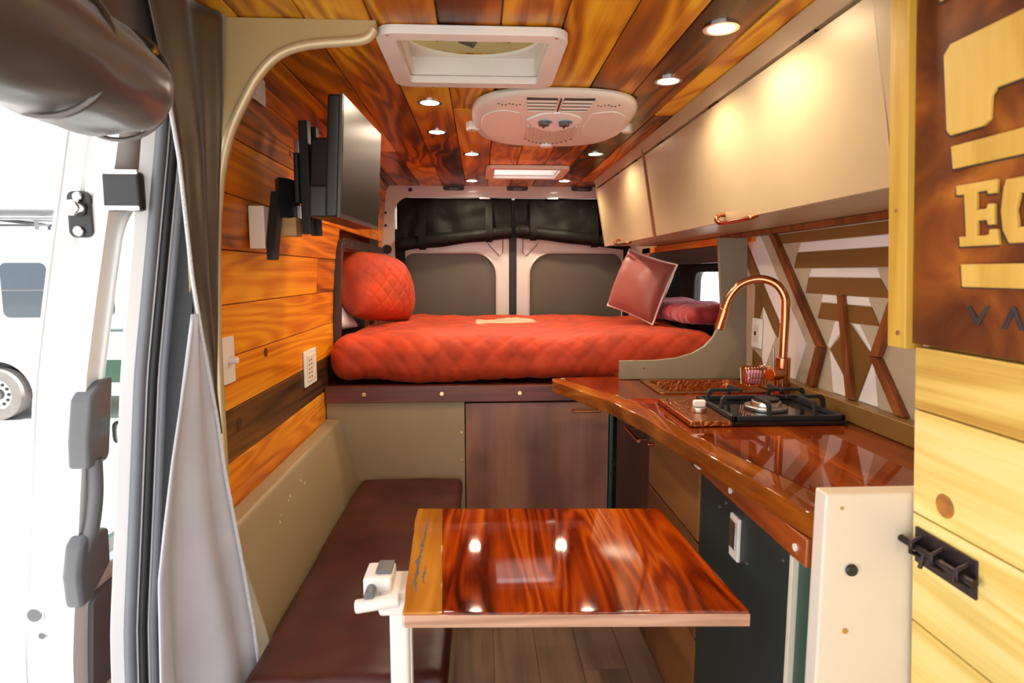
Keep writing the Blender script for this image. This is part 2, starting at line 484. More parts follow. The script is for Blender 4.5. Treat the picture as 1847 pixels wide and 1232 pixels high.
def struct(name, bm, mat, label=None):
    o = obj(name, bm, mat); o['kind'] = 'structure'
    if label: o['label'] = label
    return o

def copy_tree(o, parent=None):
    c = o.copy(); COL.objects.link(c); c.parent = parent
    for ch in list(o.children): copy_tree(ch, c)
    return c

def wob(p, s=3.0, seed=0):
    return noise.noise(Vector((p[0] * s + seed, p[1] * s, p[2] * s)))

# ================================================================== THE VAN SHELL
CZ = 1.87                        # underside of the ceiling boards
WX = 1.08                        # face of the right wall
def lx(z):                       # face of the left plank wall (leans in towards the roof)
    return -.655 + max(0, z - 1.15) * .09

# floor ------------------------------------------------------------
floor = struct('floor', box(-.80, 1.16, -1.0, 4.05, -.06, -.006), 'floor_wood', 'brown wood-look vinyl plank floor')
w = .148
for i in range(12):
    x0 = -.70 + i * w
    y = -1.0 + (i * .47) % 1.2 - .4
    while y < 2.6:
        a, b_ = max(y, -1.0), min(y + 1.2, 2.6)
        if b_ - a > .05: obj('plank', box(x0 + .0006, x0 + w - .0006, a + .0006, b_ - .0006, -.006, 0, .0008, seg=1), 'floor_wood', floor)
        y += 1.2

# ceiling ------------------------------------------------------------
V1 = (-.192, .164, 1.472, 1.785)      # roof fan opening
V2 = (.075, .425, 3.235, 3.525)      # skylight opening
def hole(v): return [(v[0], v[2]), (v[1], v[2]), (v[1], v[3]), (v[0], v[3])]
ceiling = struct('ceiling', prism([(-.80, -.9), (1.16, -.9), (1.16, 4.1), (-.80, 4.1)], 'Z', 1.884, 1.93, holes=[hole(V1), hole(V2)]), 'ceil_wood', 'varnished amber wood plank ceiling')
seams = [-.665, -.52, -.379, -.235, -.09, .05, .19, .332, .475, .615, .76]
cuts = {0: [2.3], 1: [2.9], 2: [1.3, 3.3], 3: [2.6], 4: [2.15], 5: [2.75], 6: [2.55], 7: [1.95], 8: [3.0], 9: [2.2]}
def board(x0, x1, y0, y1):
    if x1 - x0 < .012 or y1 - y0 < .02: return
    g = .0012
    obj('ceiling_board', box(x0 + g, x1 - g, y0 + g, y1 - g, CZ + random.uniform(-.0015, .0015), 1.8845, .003, seg=1), 'ceil_wood', ceiling)
for i in range(len(seams) - 1):
    x0, x1 = seams[i], seams[i + 1]
    ys = sorted([-.9, .55] + cuts[i] + [4.0])
    for a, b_ in zip(ys, ys[1:]):
        segs = [(x0, x1, a, b_)]
        for v in (V1, V2):
            out = []
            for (p0, p1, q0, q1) in segs:
                if p1 <= v[0] or p0 >= v[1] or q1 <= v[2] or q0 >= v[3]: out.append((p0, p1, q0, q1)); continue
                if q0 < v[2]: out.append((p0, p1, q0, v[2]))
                if q1 > v[3]: out.append((p0, p1, v[3], q1))
                m0, m1 = max(q0, v[2]), min(q1, v[3])
                if p0 < v[0]: out.append((p0, v[0], m0, m1))
                if p1 > v[1]: out.append((v[1], p1, m0, m1))
            segs = out
        for s_ in segs: board(*s_)

# left wall ------------------------------------------------------------
NY0, NY1, NZ0, NZ1 = 2.78, 3.90, .88, 1.43          # bed niche in the left wall
wall_left = struct('wall_left', prism([(1.445, 0), (4.05, 0), (4.05, 1.885), (1.445, 1.885)], 'X', -.735, -.705,
                   holes=[[(NY0, NZ0), (NY1, NZ0), (NY1, NZ1), (NY0, NZ1)]]), 'wall_wood', 'varnished amber plank wall')
z = .687; rowh = .138; ri = 0
joints = {4: [2.45], 7: [3.0]}
while z < 1.87:
    z0, z1 = z, min(z + rowh, 1.868)
    ys = [1.44] + joints.get(ri, []) + [3.985]
    for a, b_ in zip(ys, ys[1:]):
        parts = [(a, b_)]
        if z1 > 1.0 and z0 < NZ1 - .02:
            parts = [(a, min(b_, NY0))] + ([(NY1, b_)] if b_ > NY1 else [])
        for (p, q) in parts:
            if q - p < .03: continue
            poly = [(lx(z0 + .001) , z0 + .001), (lx(z1 - .001), z1 - .001), (lx(z1) - .016, z1 - .001), (lx(z0) - .016, z0 + .001)]
            dx = random.uniform(-.001, .001)
            obj('wall_board', prism([(px + dx, pz) for px, pz in poly], 'Y', p + .001, q - .001, bev=.002, seg=1), 'wall_dark' if ri == 1 else 'wall_wood', wall_left)
    z += rowh; ri += 1
for (y, z_, r) in ((1.88, 1.079, .014), (1.652, .913, .018), (2.04, 1.70, .010)):
    kn_ = cyl((lx(z_) - .002, y, z_), (1, 0, .09 if z_ > 1.15 else 0), r, .0042, 14)
    obj('knot', kn_, 'knot', wall_left)
# corner moulding where wall meets ceiling
obj('corner_moulding', prism([(-.61, 1.868), (-.575, 1.868), (-.585, 1.845), (-.60, 1.825), (-.615, 1.825)], 'Y', 1.46, 3.98), 'wall_wood', wall_left)

# right wall ------------------------------------------------------------
RY0, RY1, RZ0, RZ1 = 2.60, 3.80, .88, 1.44
wall_right = struct('wall_right', prism([(.2, 0), (4.05, 0), (4.05, 1.885), (.2, 1.885)], 'X', WX, WX + .03,
                    holes=[[(RY0, RZ0), (RY1, RZ0), (RY1, RZ1), (RY0, RZ1)]]), 'cream', 'cream painted galley wall with geometric wood pattern')
BS = {
 'brown_panel': ('brown_paint', .004, [
    [(2.182, 1.456), (1.43, 1.456), (1.43, 1.423), (2.150, 1.423)],
    [(2.040, 1.388), (1.44, 1.388), (1.41, 1.336), (2.058, 1.336)],
    [(1.960, 1.305), (1.600, 1.305), (1.553, 1.254), (1.974, 1.254)],
    [(1.877, 1.226), (1.630, 1.226), (1.589, 1.176), (1.893, 1.176)],
    [(1.721, 1.171), (1.608, 1.089), (1.666, .957), (1.814, 1.086)],
    [(2.55, 1.460), (2.47, 1.460), (2.142, 1.150), (2.150, 1.085), (2.19, 1.115)],
    [(2.345, 1.262), (2.278, 1.194), (2.345, 1.06)],
    [(2.345, 1.02), (2.345, .957), (2.245, .957), (2.26, .99)] ]),
 'white_panel': ('white_paint', .003, [
    [(2.022, 1.421), (1.46, 1.421), (1.445, 1.390), (2.037, 1.390)],
    [(1.947, 1.334), (1.616, 1.334), (1.601, 1.307), (1.960, 1.307)],
    [(1.872, 1.252), (1.647, 1.252), (1.632, 1.228), (1.878, 1.228)],
    [(1.829, 1.095), (1.798, 1.174), (1.735, 1.174), (1.817, 1.089)],
    [(1.708, 1.174), (1.677, 1.174), (1.605, 1.096), (1.607, 1.092)],
    [(1.816, 1.082), (1.672, .957), (1.786, .957)],
    [(1.605, 1.084), (1.574, .957), (1.660, .957)],
    [(2.455, 1.460), (2.325, 1.460), (2.086, 1.210), (2.104, 1.133), (2.14, 1.14)],
    [(2.073, 1.205), (1.955, 1.086), (2.010, .957), (2.075, .957)],
    [(2.274, 1.192), (2.165, 1.088), (2.24, .957), (2.262, .985)] ]),
 'wood_strip': ('strip_wood', .018, [
    [(2.226, 1.458), (2.186, 1.458), (1.834, 1.088), (1.874, 1.088)],
    [(1.834, 1.086), (1.874, 1.086), (1.917, .957), (1.877, .957)],
    [(1.774, 1.254), (1.747, 1.254), (1.667, .957), (1.698, .957)],
    [(1.524, 1.290), (1.500, 1.262), (1.569, 1.095), (1.603, 1.095)],
    [(1.603, 1.093), (1.569, 1.093), (1.45, .957), (1.49, .957)] ])}
for nm, (mt, th, polys) in BS.items():
    for p in polys:
        obj(nm, prism(p, 'X', WX - th, WX + .001, bev=.001, seg=1), mt, wall_right)
obj('cabinet_rail', box(WX - .035, WX, 1.12, 2.645, 1.460, 1.479, .002), 'strip_wood', wall_right)
obj('niche_rail', box(WX - .02, WX, 2.36, 3.98, 1.442, 1.476, .002), 'wall_wood', wall_right)
obj('wall_board', box(WX - .02, WX, 3.80, 3.985, .86, 1.476, .002), 'wall_wood', wall_right)

# wall flares with their windows at both ends of the bed ------------------
def flare(n, xw, sgn, y0, y1, z0, z1, wy0, wy1, wz0, wz1, label):
    xo = xw + sgn * .17
    a, b_ = sorted((xo, xo + sgn * .02))
    t = struct('window_%d' % n, prism([(y0 - .02, z0 - .02), (y1 + .02, z0 - .02), (y1 + .02, z1 + .02), (y0 - .02, z1 + .02)], 'X', a, b_, holes=[rrect(wy0, wy1, wz0, wz1, .06)]), 'dark_trim', label)
    c, d = sorted((xw + sgn * .022, xo))
    obj('lining_top', box(c, d, y0, y1, z1, z1 + .02), 'dark_trim', t)
    obj('lining_base', box(c, d, y0, y1, z0 - .02, z0), 'dark_trim', t)
    obj('lining_end', box(c, d, y0 - .02, y0, z0 - .02, z1 + .02), 'dark_trim', t)
    obj('lining_end', box(c, d, y1, y1 + .02, z0 - .02, z1 + .02), 'dark_trim', t)
    e, g = sorted((xo - sgn * .02, xo))
    obj('window_frame', prism(rrect(wy0 - .04, wy1 + .04, wz0 - .04, wz1 + .04, .09), 'X', e, g, holes=[rrect(wy0, wy1, wz0, wz1, .06)], bev=.004), 'black_plastic', t)
    m0, m1 = sorted((xo + sgn * .008, xo + sgn * .012))
    obj('pane', prism(rrect(wy0 - .004, wy1 + .004, wz0 - .004, wz1 + .004, .06), 'X', m0, m1), 'clear', t)
    return t
flare(1, -.715, -1, NY0, NY1, NZ0, NZ1, 2.95, 3.60, 1.02, 1.30, 'dark lined window niche beside the rust quilted pillow')
flare(2, WX + .008, 1, RY0, RY1, RZ0, RZ1, 2.85, 3.49, 1.06, 1.325, 'dark lined window niche behind the copper faucet')
# niche surrounds on the wall faces
t1 = prism(rrect(NY0 - .045, NY1 + .045, NZ0 - .05, NZ1 + .045, .07), 'X', -.66, -.632, holes=[rrect(NY0, NY1, NZ0 - .01, NZ1, .05)], bev=.004, warp=lambda c: (c[0] + max(0, c[2] - 1.15) * .09 , c[1], c[2]))
sur = struct('trim_1', t1, 'dark_trim', 'dark lacquered frame around the bed niche in the plank wall')
for y in (2.79, 2.95, 3.2, 3.5, 3.8): obj('screw', cyl((lx(1.45) + .02, y, 1.453), (1, 0, 0), .006, .004, 10), 'brass', sur)
struct('trim_2', prism(rrect(RY0 - .04, RY1 + .04, RZ0 - .04, RZ1, .06), 'X', WX - .022, WX, holes=[rrect(RY0, RY1, RZ0, RZ1 - .075, .05)], bev=.003), 'dark_trim', 'dark lacquered frame around the window niche behind the mauve cushion')

# front arch panel at the end of the plank wall ----------------------------
arch_out = [(-.66, 0.02), (-.655, 1.0), (-.655, 1.40), (-.62, 1.70), (-.60, 1.868), (-.225, 1.868)]
arch_in = [(-.226, 1.850), (-.240, 1.832), (-.27, 1.825), (-.365, 1.816), (-.43, 1.795), (-.475, 1.755), (-.51, 1.70), (-.543, 1.635), (-.565, 1.565), (-.58, 1.48), (-.59, 1.38), (-.598, 1.2), (-.60, 1.0), (-.60, .02)]
arch_in = [tuple(p) for p in smooth_path([Vector((a, b_, 0)) for a, b_ in arch_in], 3)]
arch = struct('trim_3', prism(arch_out + [(p[0], p[1]) for p in arch_in], 'Y', 1.415, 1.44), 'arch_lit_paint', 'khaki painted arch panel framing the plank wall')
obj('arch_bead', tube([(p[0] - .004, 1.418, p[1]) for p in arch_in], .011, 8), 'champagne', arch)

# rear end ------------------------------------------------------------
rear_hole = rrect(-.545, .985, -.02, 1.80, (0, 0, .10, .10))
rear = struct('wall_rear', prism([(-.80, -.06), (1.16, -.06), (1.16, 1.90), (-.80, 1.90)], 'Y', 3.985, 4.03, holes=[[(p[0], max(p[1], -.03)) for p in rear_hole]]), 'rear_white', 'pale enamel rear door surround')
for (x, z_) in ((-.60, 1.70), (-.60, 1.62), (-.605, 1.36), (-.60, 1.30)):
    obj('fixing_hole', cyl((x, 3.986, z_), (0, -1, 0), .009, .003, 10), 'black_plastic', rear)
obj('grommet', cyl((-.595, 3.986, 1.47), (0, -1, 0), .03, .006, 16, bev=.002), 'black_rubber', rear)
obj('grommet', cyl((-.44, 3.986, 1.845), (0, -1, 0), .013, .006, 12), 'black_rubber', rear)
# the outer skin that closes the body behind the doors
struct('wall_outer_rear', box(-.80, 1.16, 4.16, 4.18, -.06, 1.93), 'van_white', 'white outer skin of the rear doors')
def rear_door(n, x0, x1, inner_left, label):
    hp = rrect(x0 + (.03 if inner_left else .085), x1 - (.085 if inner_left else .03), .30, 1.452,
               (.05, .05, .15 if inner_left else .08, .08 if inner_left else .15), 8)
    d = struct('door_%d' % n, prism(rrect(x0, x1, -.02, 1.795, (0, 0, 0 if inner_left else .1, .1 if inner_left else 0)), 'Y', 4.035, 4.10, holes=[hp], bev=.006), 'rear_white', label)
    obj('inset_panel', prism([(p[0], p[1]) for p in hp], 'Y', 4.055, 4.09), 'rear_panel', d)
    # raised bead around the inset
    loop = [(p[0], 4.034, p[1]) for p in hp]
    obj('inset_bead', tube(loop + loop[:1], .006, 6), 'rear_white', d)
    # pressed triangle at the upper corner and a pressed slot above the inset
    xc = x1 - .045 if inner_left else x0 + .045; s_ = -1 if inner_left else 1
    tri = [(xc, 1.54), (xc + s_ * .11, 1.54), (xc + s_ * .09, 1.50), (xc + s_ * .02, 1.43), (xc, 1.45)]
    obj('pressed_corner', prism(tri, 'Y', 4.031, 4.036, bev=.0015), 'rear_white', d)
    c = [(p[0], 4.032, p[1]) for p in tri]
    obj('pressed_edge', tube(c + c[:1], .003, 6), 'rear_panel', d)
    xs = (x0 + .2, x1 - .2)
    obj('pressed_slot', tube([(xs[0], 4.034, 1.545 if not inner_left else 1.515), (xs[1], 4.034, 1.515 if not inner_left else 1.545)], .005, 6), 'rear_panel', d)
    return d
rear_door(1, -.535, .193, True, 'rear door with dark inset panel beside the rust pillow')
rear_door(2, .236, .975, False, 'rear door with dark inset panel behind the mauve cushion')
struct('trim_4', box(.190, .239, 4.028, 4.060, -.02, 1.79, .006), 'black_rubber', 'black rubber seal between the rear doors')
# black side seal
struct('trim_5', box(-.555, -.485, 4.0, 4.034, .6, 1.60, .012), 'black_fabric', 'black insulation edge beside the rear door')
struct('trim_6', box(.945, 1.0, 4.0, 4.034, .6, 1.60, .012), 'black_fabric', 'black insulation edge behind the mauve cushion')

# black insulated covers rolled up over the rear windows
def cover(x0, x1, zl, zr, label):
    t = thing('window_cover', label, 'window cover', ((x0 + x1) / 2, 3.99, min(zl, zr)), 'black rear window covers')
    rows = []
    for i in range(15):
        r = []
        for j in range(41):
            u = j / 40; x = x0 + (x1 - x0) * u; zb_ = zl + (zr - zl) * u
            z_ = zb_ + .03 + (1.796 - zb_ - .03) * i / 14
            r.append((x, 4.012 - .022 * wob((x * 1.2, 0, z_ * 2), 5, 3) - .008 * math.sin(x * 30 + z_ * 14) * (1 - i / 14), z_))
        rows.append(r)
    obj('hanging_fabric', sheet(rows, .006), 'black_fabric', t, smooth=3)
    pts = []; rad = []
    for j in range(41):
        u = j / 40; x = x0 + (x1 - x0) * u
        pts.append((x, 3.985, zl + (zr - zl) * u + .042)); rad.append(.042 * (1 + .16 * wob((x, 0, 0), 6, 2)) * (1 if .02 < u < .98 else .8))
    obj('rolled_fabric', tube(pts, rad, 20), 'black_fabric', t, smooth=3)
    for k in (.22, .80) if x0 < 0 else (.16, .70):
        x = x0 + (x1 - x0) * k; zb_ = zl + (zr - zl) * k
        obj('strap', sheet([[(x - .022, y, z_), (x + .022, y, z_)] for y, z_ in ((3.995, 1.785), (3.975, 1.70), (3.955, zb_ + .10), (3.938, zb_ + .05), (3.944, zb_ + .015), (3.975, zb_ - .005))], .004), 'black_fabric', t)
    obj('top_clip', box((x0 + x1) / 2 + (.16 if x0 < 0 else -.16), (x0 + x1) / 2 + (.23 if x0 < 0 else -.09), 3.97, 3.985, 1.788, 1.80, .002), 'steel', t)
    return t
cover(-.53, .205, 1.455, 1.542, 'black rolled window cover on the rear door beside the plank wall')
cover(.225, .962, 1.548, 1.468, 'black rolled window cover on the rear door beside the overhead cabinet')

# ------------------------------------------------------------------ bed
bed = thing('bed_platform', 'raised bed platform with dark red front board and khaki panel', 'bed platform', (.2, 3.2, 0))
obj('deck', box(-.65, WX - .002, 2.60, 3.98, .79, .84), 'bed_board', bed)
fb = obj('front_board', box(-.652, .575, 2.548, 2.585, .775, .846, .003), 'bed_board', bed)
for x in (-.49, -.165, .165):
    obj('screw', cyl((x, 2.548, .812), (0, -1, 0), .009, .003, 14, bev=.001), 'brass', fb)
pn = obj('khaki_panel', box(-.652, -.070, 2.565, 2.585, .02, .774, .002), 'khaki', bed)
for (x, z_) in ((-.072, .64), (-.072, .52)): obj('screw', cyl((x - .012, 2.565, z_), (0, -1, 0), .005, .003, 10), 'brass', pn)
cd = obj('cupboard_door', box(-.066, .552, 2.560, 2.585, .03, .768, .002), 'door_brown', bed)
h = tube([(.395, 2.56, .733), (.395, 2.528, .733)], .004, 8); h = tube([(.50, 2.56, .733), (.50, 2.528, .733)], .004, 8, h)
h = tube([(.385, 2.528, .733), (.51, 2.528, .733)], .0055, 10, h); obj('handle', h, 'copper', cd)
st = obj('edge_strip', box(.556, .572, 2.555, 2.585, .03, .768, .002), 'fridge_green', bed)
for z_ in (.50, .45, .35): obj('rivet', cyl((.564, 2.555, z_), (0, -1, 0), .004, .003, 8), 'copper', st)

def mat_disp(p, n):
    t = p.y + p.z
    h_ = quilt_h(p.x, t * .9 + .02 * wob(p, 4), .105, .0075)
    return h_ + .014 * wob(p, 5.5, 3) + .014 * wob(p, 1.9, 9)
mt = rbox(-.628, 1.052, 2.560, 3.93, .866, 1.046, .072, .0115, mat_disp)
tag(obj('quilted_mattress', mt, 'quilt', smooth=3), 'rust velvet quilted mattress spanning the van on the raised platform', 'mattress')

P = pillow(.54, .38, .25, 70, lambda x, y: quilt_h(x, y, .085, .009) + .012 * wob((x, y, 0), 7), rnd=.14)
P.transform(frame_mat((-.540, 3.27, 1.243), (.86, -.44, .26), math.radians(-6)))
tag(obj('bed_pillow', P, 'quilt', smooth=3), 'rust quilted velvet pillow leaning against the plank wall niche', 'pillow')
P = pillow(.46, .24, .10, 30, lambda x, y: .012 * wob((x, y, 0), 8))
P.transform(frame_mat((-.775, 2.985, 1.135), (.72, -.25, .64), 0))
tag(obj('bed_pillow', P, 'sheet_white', smooth=3), 'white pillow tucked behind the rust quilted pillow', 'pillow')
cu = thing('cushion', 'mauve satin cushion with cream piping on the bed', 'cushion', (.85, 3.2, 1.06))
Mx = frame_mat((.835, 3.15, 1.252), (-.76, -.62, .22), math.radians(-16))
P = pillow(.32, .32, .17, 36, lambda x, y: .006 * wob((x, y, 0), 9), .05); P.transform(Mx)
obj('cover', P, 'mauve', cu, smooth=3)
n_ = 24; ed = []
for i in range(4 * n_):
    s_, k = divmod(i, n_); q = -1 + 2 * k / n_
    u, v = [(q, -1), (1, q), (-q, 1), (-1, -q)][s_]
    ed.append(Mx @ Vector((u * .16 * (1 - .05 * (1 - v * v) * abs(u) ** 3), v * .16 * (1 - .05 * (1 - u * u) * abs(v) ** 3), 0)))
obj('piping', tube(ed + ed[:1], .0055, 8), 'piping', cu)
def bl_disp(p, n): return quilt_h(p.x + .3 * p.z, p.y, .07, .006) + .022 * wob(p, 6, 2)
tag(obj('folded_blanket', rbox(.93, 1.23, 2.66, 3.66, 1.088, 1.164, .039, .012, bl_disp), 'quilt_mag', smooth=3), 'magenta quilted blanket heaped below the right niche window', 'blanket')

# ------------------------------------------------------------------ bench along the left
bn = thing('bench', 'khaki bench box with oxblood leather seat beside the table', 'bench', (-.35, 1.85, 0))
obj('bench_box', box(-.512, -.095, 1.26, 2.558, .002, .385, .003), 'khaki', bn)
def lea(p, n): return .006 * wob(p, 5, 1) + .003 * wob(p, 14, 4)
obj('seat_cushion', rbox(-.515, -.078, 1.235, 2.552, .388, .452, .026, .016, lea), 'leather', bn, smooth=3)
obj('ledge_box', prism([(-.652, .02), (-.56, .02), (-.524, .42), (-.594, .695), (-.604, .706), (-.652, .706)], 'Y', 1.445, 2.562, bev=.004), 'khaki', bn)

for (y, t) in ((1.95, .10), (1.94, .15), (1.965, .22), (1.80, .20), (1.82, .18), (1.72, .25), (1.70, .29), (2.35, .05)):
    x_ = -.594 + .070 * t; z_ = .695 - .275 * t; r = random.uniform(.003, .006)
    obj('paint_chip', cyl((x_ + .0002, y, z_), (.97, 0, .247), r, .0008, 6), 'cream', bn)

# ------------------------------------------------------------------ folding table
TA = [(-.165, 1.516), (.456, 1.486), (.477, 1.005), (-.142, 1.032)]
tb = thing('pedestal_table', 'glossy red-brown live edge table on a white swivel post', 'table', (-.16, 1.18, 0))
def lerp(a, b_, t): return (a[0] + (b_[0] - a[0]) * t, a[1] + (b_[1] - a[1]) * t)
T0, T1 = .694, .720
sapF, sapB = lerp(TA[3], TA[2], .115), lerp(TA[0], TA[1], .105)
left = [(lerp(TA[3], TA[0], t)[0] + .006 * wob((t * 3, 0, 0), 2.2, 5), lerp(TA[3], TA[0], t)[1]) for t in [i / 14 for i in range(15)]]
obj('table_top', prism([sapF, TA[2], TA[1], sapB], 'Z', T0, T1, bev=.003), 'table_wood', tb)
obj('live_edge', prism([sapB] + list(reversed(left)) + [sapF], 'Z', T0, T1, bev=.002), 'table_sap', tb)
obj('daylit_edge_strip', prism([(TA[3][0] + .004, TA[3][1] - .004), (TA[2][0], TA[2][1] - .004), TA[2], TA[3]], 'Z', T0 - .001, T1 - .004, bev=.001), 'table_edge_lit', tb)  # strip added to carry the painted daylight of the front edge
bk = bmesh.new()
for (ta, tb2, off, wd) in ((.14, .62, .020, .010), (.50, .86, .027, .006), (.20, .36, .034, .005)):
    n_ = 46; lft = []; rgt = []
    for i in range(n_ + 1):
        t = ta + (tb2 - ta) * i / n_; c = lerp(TA[3], TA[0], t); e = math.sin(PI * i / n_) ** .5
        m_ = c[0] + off + .006 * wob((t * 5, off * 40, 0), 2.0, 3)
        h_ = max(.0004, wd * .5 * e * (.55 + 1.5 * abs(wob((t * 30, off * 90, 0), 1.3, 7))))
        lft.append((m_ - h_ * random.uniform(.4, 1.1), c[1])); rgt.append((m_ + h_ * random.uniform(.4, 1.1), c[1]))
    bk = prism(lft + list(reversed(rgt)), 'Z', T1 + .0001, T1 + .0005, bm=bk)
bk_o = obj('bark_inclusions', bk, 'ink', tb); bk_o['kind'] = 'stuff'
po = obj('post', box(-.187, -.147, 1.165, 1.205, .03, .645, .008), 'plastic_white', tb)
obj('post_ridge', box(-.149, -.143, 1.175, 1.195, .03, .64, .002), 'plastic_white', po)
obj('foot_plate', box(-.215, -.115, 1.14, 1.24, .002, .03, .008), 'plastic_white', tb)
hd = obj('swivel_head', box(-.205, -.03, 1.145, 1.245, .645, .693, .008), 'plastic_white', tb)
obj('clamp_block', box(-.235, -.178, 1.155, 1.225, .675, .722, .006), 'plastic_white', tb)
obj('clamp_pad', box(-.212, -.180, 1.17, 1.22, .722, .728, .002), 'grey_plastic', tb)
lv = obj('clamp_lever', cyl((-.245, 1.125, .680), (1, .12, .08), .013, .085, 16, bev=.004), 'plastic_white', tb)
obj('lever_pivot', cyl((-.218, 1.155, .700), (0, -1, 0), .010, .03, 12), 'grey_plastic', lv)

# ------------------------------------------------------------------ galley
GX = .575
ga = thing('galley_cabinet', 'brown ply galley base cabinet under the wooden counter', 'cabinet', (.82, 1.75, 0))
obj('body', box(GX + .02, WX - .004, 1.53, 2.54, .02, .75), 'door_dark', ga)
obj('kick_board', box(GX + .012, GX + .03, 1.535, 2.54, .002, .03), 'door_dark', ga)
d1 = obj('cupboard_door', box(GX, GX + .018, 2.008, 2.50, .03, .80, .002), 'door_dark', ga)
hb = tube([(GX, 2.05, .742), (GX - .032, 2.05, .742)], .0045, 8); hb = tube([(GX, 2.20, .742), (GX - .032, 2.20, .742)], .0045, 8, hb)
hb = tube([(GX - .032, 2.03, .742), (GX - .032, 2.22, .742)], .006, 10, hb); obj('handle', hb, 'copper', d1)
d2 = obj('drawer_front', box(GX, GX + .018, 1.532, 2.003, .605, .80, .002), 'door_warm', ga)
obj('knob', cyl((GX, 1.955, .752), (-1, 0, 0), .008, .02, 12, bev=.002), 'copper', d2)
obj('drawer_front', box(GX, GX + .018, 1.532, 2.003, .33, .599, .002), 'door_warm', ga)
obj('drawer_front', box(GX, GX + .018, 1.532, 2.003, .03, .324, .002), 'door_warm', ga)
ap = obj('apron', box(GX - .006, GX + .02, .995, 2.20, .802, .854, .003), 'apron_wood', ga)
for y in (1.03, 1.32): obj('screw_cap', cyl((GX - .006, y, .825), (-1, 0, 0), .007, .003, 12), 'plastic_white', ap)
ct_ = obj('catch', box(GX - .016, GX - .006, 1.50, 1.535, .815, .837, .002), 'plastic_white', ap)
obj('catch_pad', box(GX - .017, GX - .006, 1.535, 1.548, .812, .838, .002), 'black_plastic', ap)

ep = tag(obj('end_panel', box(.572, WX - .004, .950, .985, .002, .955, .004), 'plastic_ivory'), 'cream painted end panel closing the galley beside the fridge', 'panel')
obj('bolt_cap', cyl((.622, .950, .822), (0, -1, 0), .0105, .007, 16, bev=.003), 'black_plastic', ep)
obj('screw_cap', cyl((.619, .950, .712), (0, -1, 0), .005, .002, 12), 'brass', ep)
obj('screw_cap', cyl((.600, .950, .96 - .03), (0, -1, 0), .003, .002, 10), 'brass', ep)

fr = thing('refrigerator', 'dark green under-counter refrigerator with white latch', 'refrigerator', (.82, 1.27, 0))
obj('cabinet', box(GX + .035, WX - .01, 1.0, 1.525, .01, .80), 'fridge_green', fr)
fd = obj('door', box(GX + .002, GX + .032, 1.062, 1.524, .03, .796, .003), 'fridge', fr)
la = obj('latch', box(GX - .006, GX + .002, 1.272, 1.318, .675, .775, .002), 'plastic_white', fd)
obj('latch_paddle', box(GX - .010, GX - .006, 1.279, 1.311, .70, .765, .0015), 'steel', fd)
for (y, z_) in ((1.09, .77), (1.36, .80 - .02), (1.40, .755), (1.24, .69)): obj('screw', cyl((GX + .002, y, z_), (-1, 0, 0), .004, .002, 10), 'steel', fd)
obj('door_edge', box(GX + .001, GX + .033, 1.050, 1.062, .03, .796, .001), 'plastic_ivory', fr)
obj('side_strip', box(GX + .012, GX + .036, .992, 1.050, .03, .80, .002), 'fridge_green', fr)

# worktop slab with a cut-out for the sink
SK = (.64, .985, 2.075, 2.315)
front = [(.287, 2.40), (.283, 2.345), (.300, 2.29), (.345, 2.17), (.390, 2.05), (.425, 1.95), (.462, 1.78), (.492, 1.60), (.517, 1.42), (.545, 1.22), (.566, 1.09), (.582, .99)]
front = [(p.x + .0025 * math.sin(p.y * 23), p.y) for p in smooth_path([Vector((a, b_, 0)) for a, b_ in front], 3)]
sap = [(x + .065 + .012 * math.sin(y * 7), y) for x, y in front]; sap[0] = (front[0][0] + .03, front[0][1])
slab = prism(sap + [(WX - .002, .99), (WX - .002, 2.545), (.56, 2.545), (.56, 2.42), (.33, 2.42)], 'Z', .855, .900, holes=[[(SK[0], SK[2]), (SK[1], SK[2]), (SK[1], SK[3]), (SK[0], SK[3])]], bev=.0015)
wt = tag(obj('worktop', slab, 'counter_wood'), 'glossy red-brown wooden worktop slab with live front edge', 'worktop')
obj('sapwood_edge', prism(front + list(reversed(sap)), 'Z', .8545, .9002, bev=.004), 'counter_sap', wt)
tag(obj('worktop_ledge', box(1.035, WX - .002, .99, 2.34, .901, .955, .003), 'brown_paint'), 'narrow brown ledge behind the cooktop against the patterned wall', 'ledge')

# partition with a swooping edge between counter and bed
pt = [(.547, .975), (.547, .902), (1.058, .902), (1.040, 1.455), (.925, 1.455), (.938, 1.30), (.947, 1.18), (.940, 1.115), (.920, 1.068), (.885, 1.030), (.835, 1.002), (.775, .985), (.70, .977), (.62, .975)]
pa = tag(obj('partition_panel', prism(pt, 'Y', 2.352, 2.372, bev=.0015), 'khaki_grey'), 'grey-khaki partition with swooping edge between worktop and bed', 'partition')
obj('screw', cyl((.645, 2.352, .945), (0, -1, 0), .004, .002, 10), 'brass', pa)

# sink
sk = thing('sink', 'hammered copper drop-in sink in the worktop', 'sink', (.81, 2.19, .75))
obj('rim', prism(rrect(SK[0] - .02, SK[1] + .02, SK[2] - .02, SK[3] + .02, .015), 'Z', .9005, .9055, holes=[rrect(SK[0] + .008, SK[1] - .008, SK[2] + .008, SK[3] - .008, .03)], bev=.0015), 'copper_dark', sk)
bm_ = bmesh.new(); prev = None
for (ins, z_) in ((.008, .903), (.012, .86), (.02, .78), (.05, .762)):
    pts = rrect(SK[0] + ins, SK[1] - ins, SK[2] + ins, SK[3] - ins, .035)
    cur = [bm_.verts.new((p[0], p[1], z_)) for p in pts]
    if prev:
        for i in range(len(cur)): bm_.faces.new([prev[i], prev[(i + 1) % len(cur)], cur[(i + 1) % len(cur)], cur[i]])
    prev = cur
bm_.faces.new(prev); bmesh.ops.recalc_face_normals(bm_, faces=bm_.faces)
bmesh.ops.solidify(bm_, geom=bm_.faces[:] + bm_.edges[:] + bm_.verts[:], thickness=.0015)
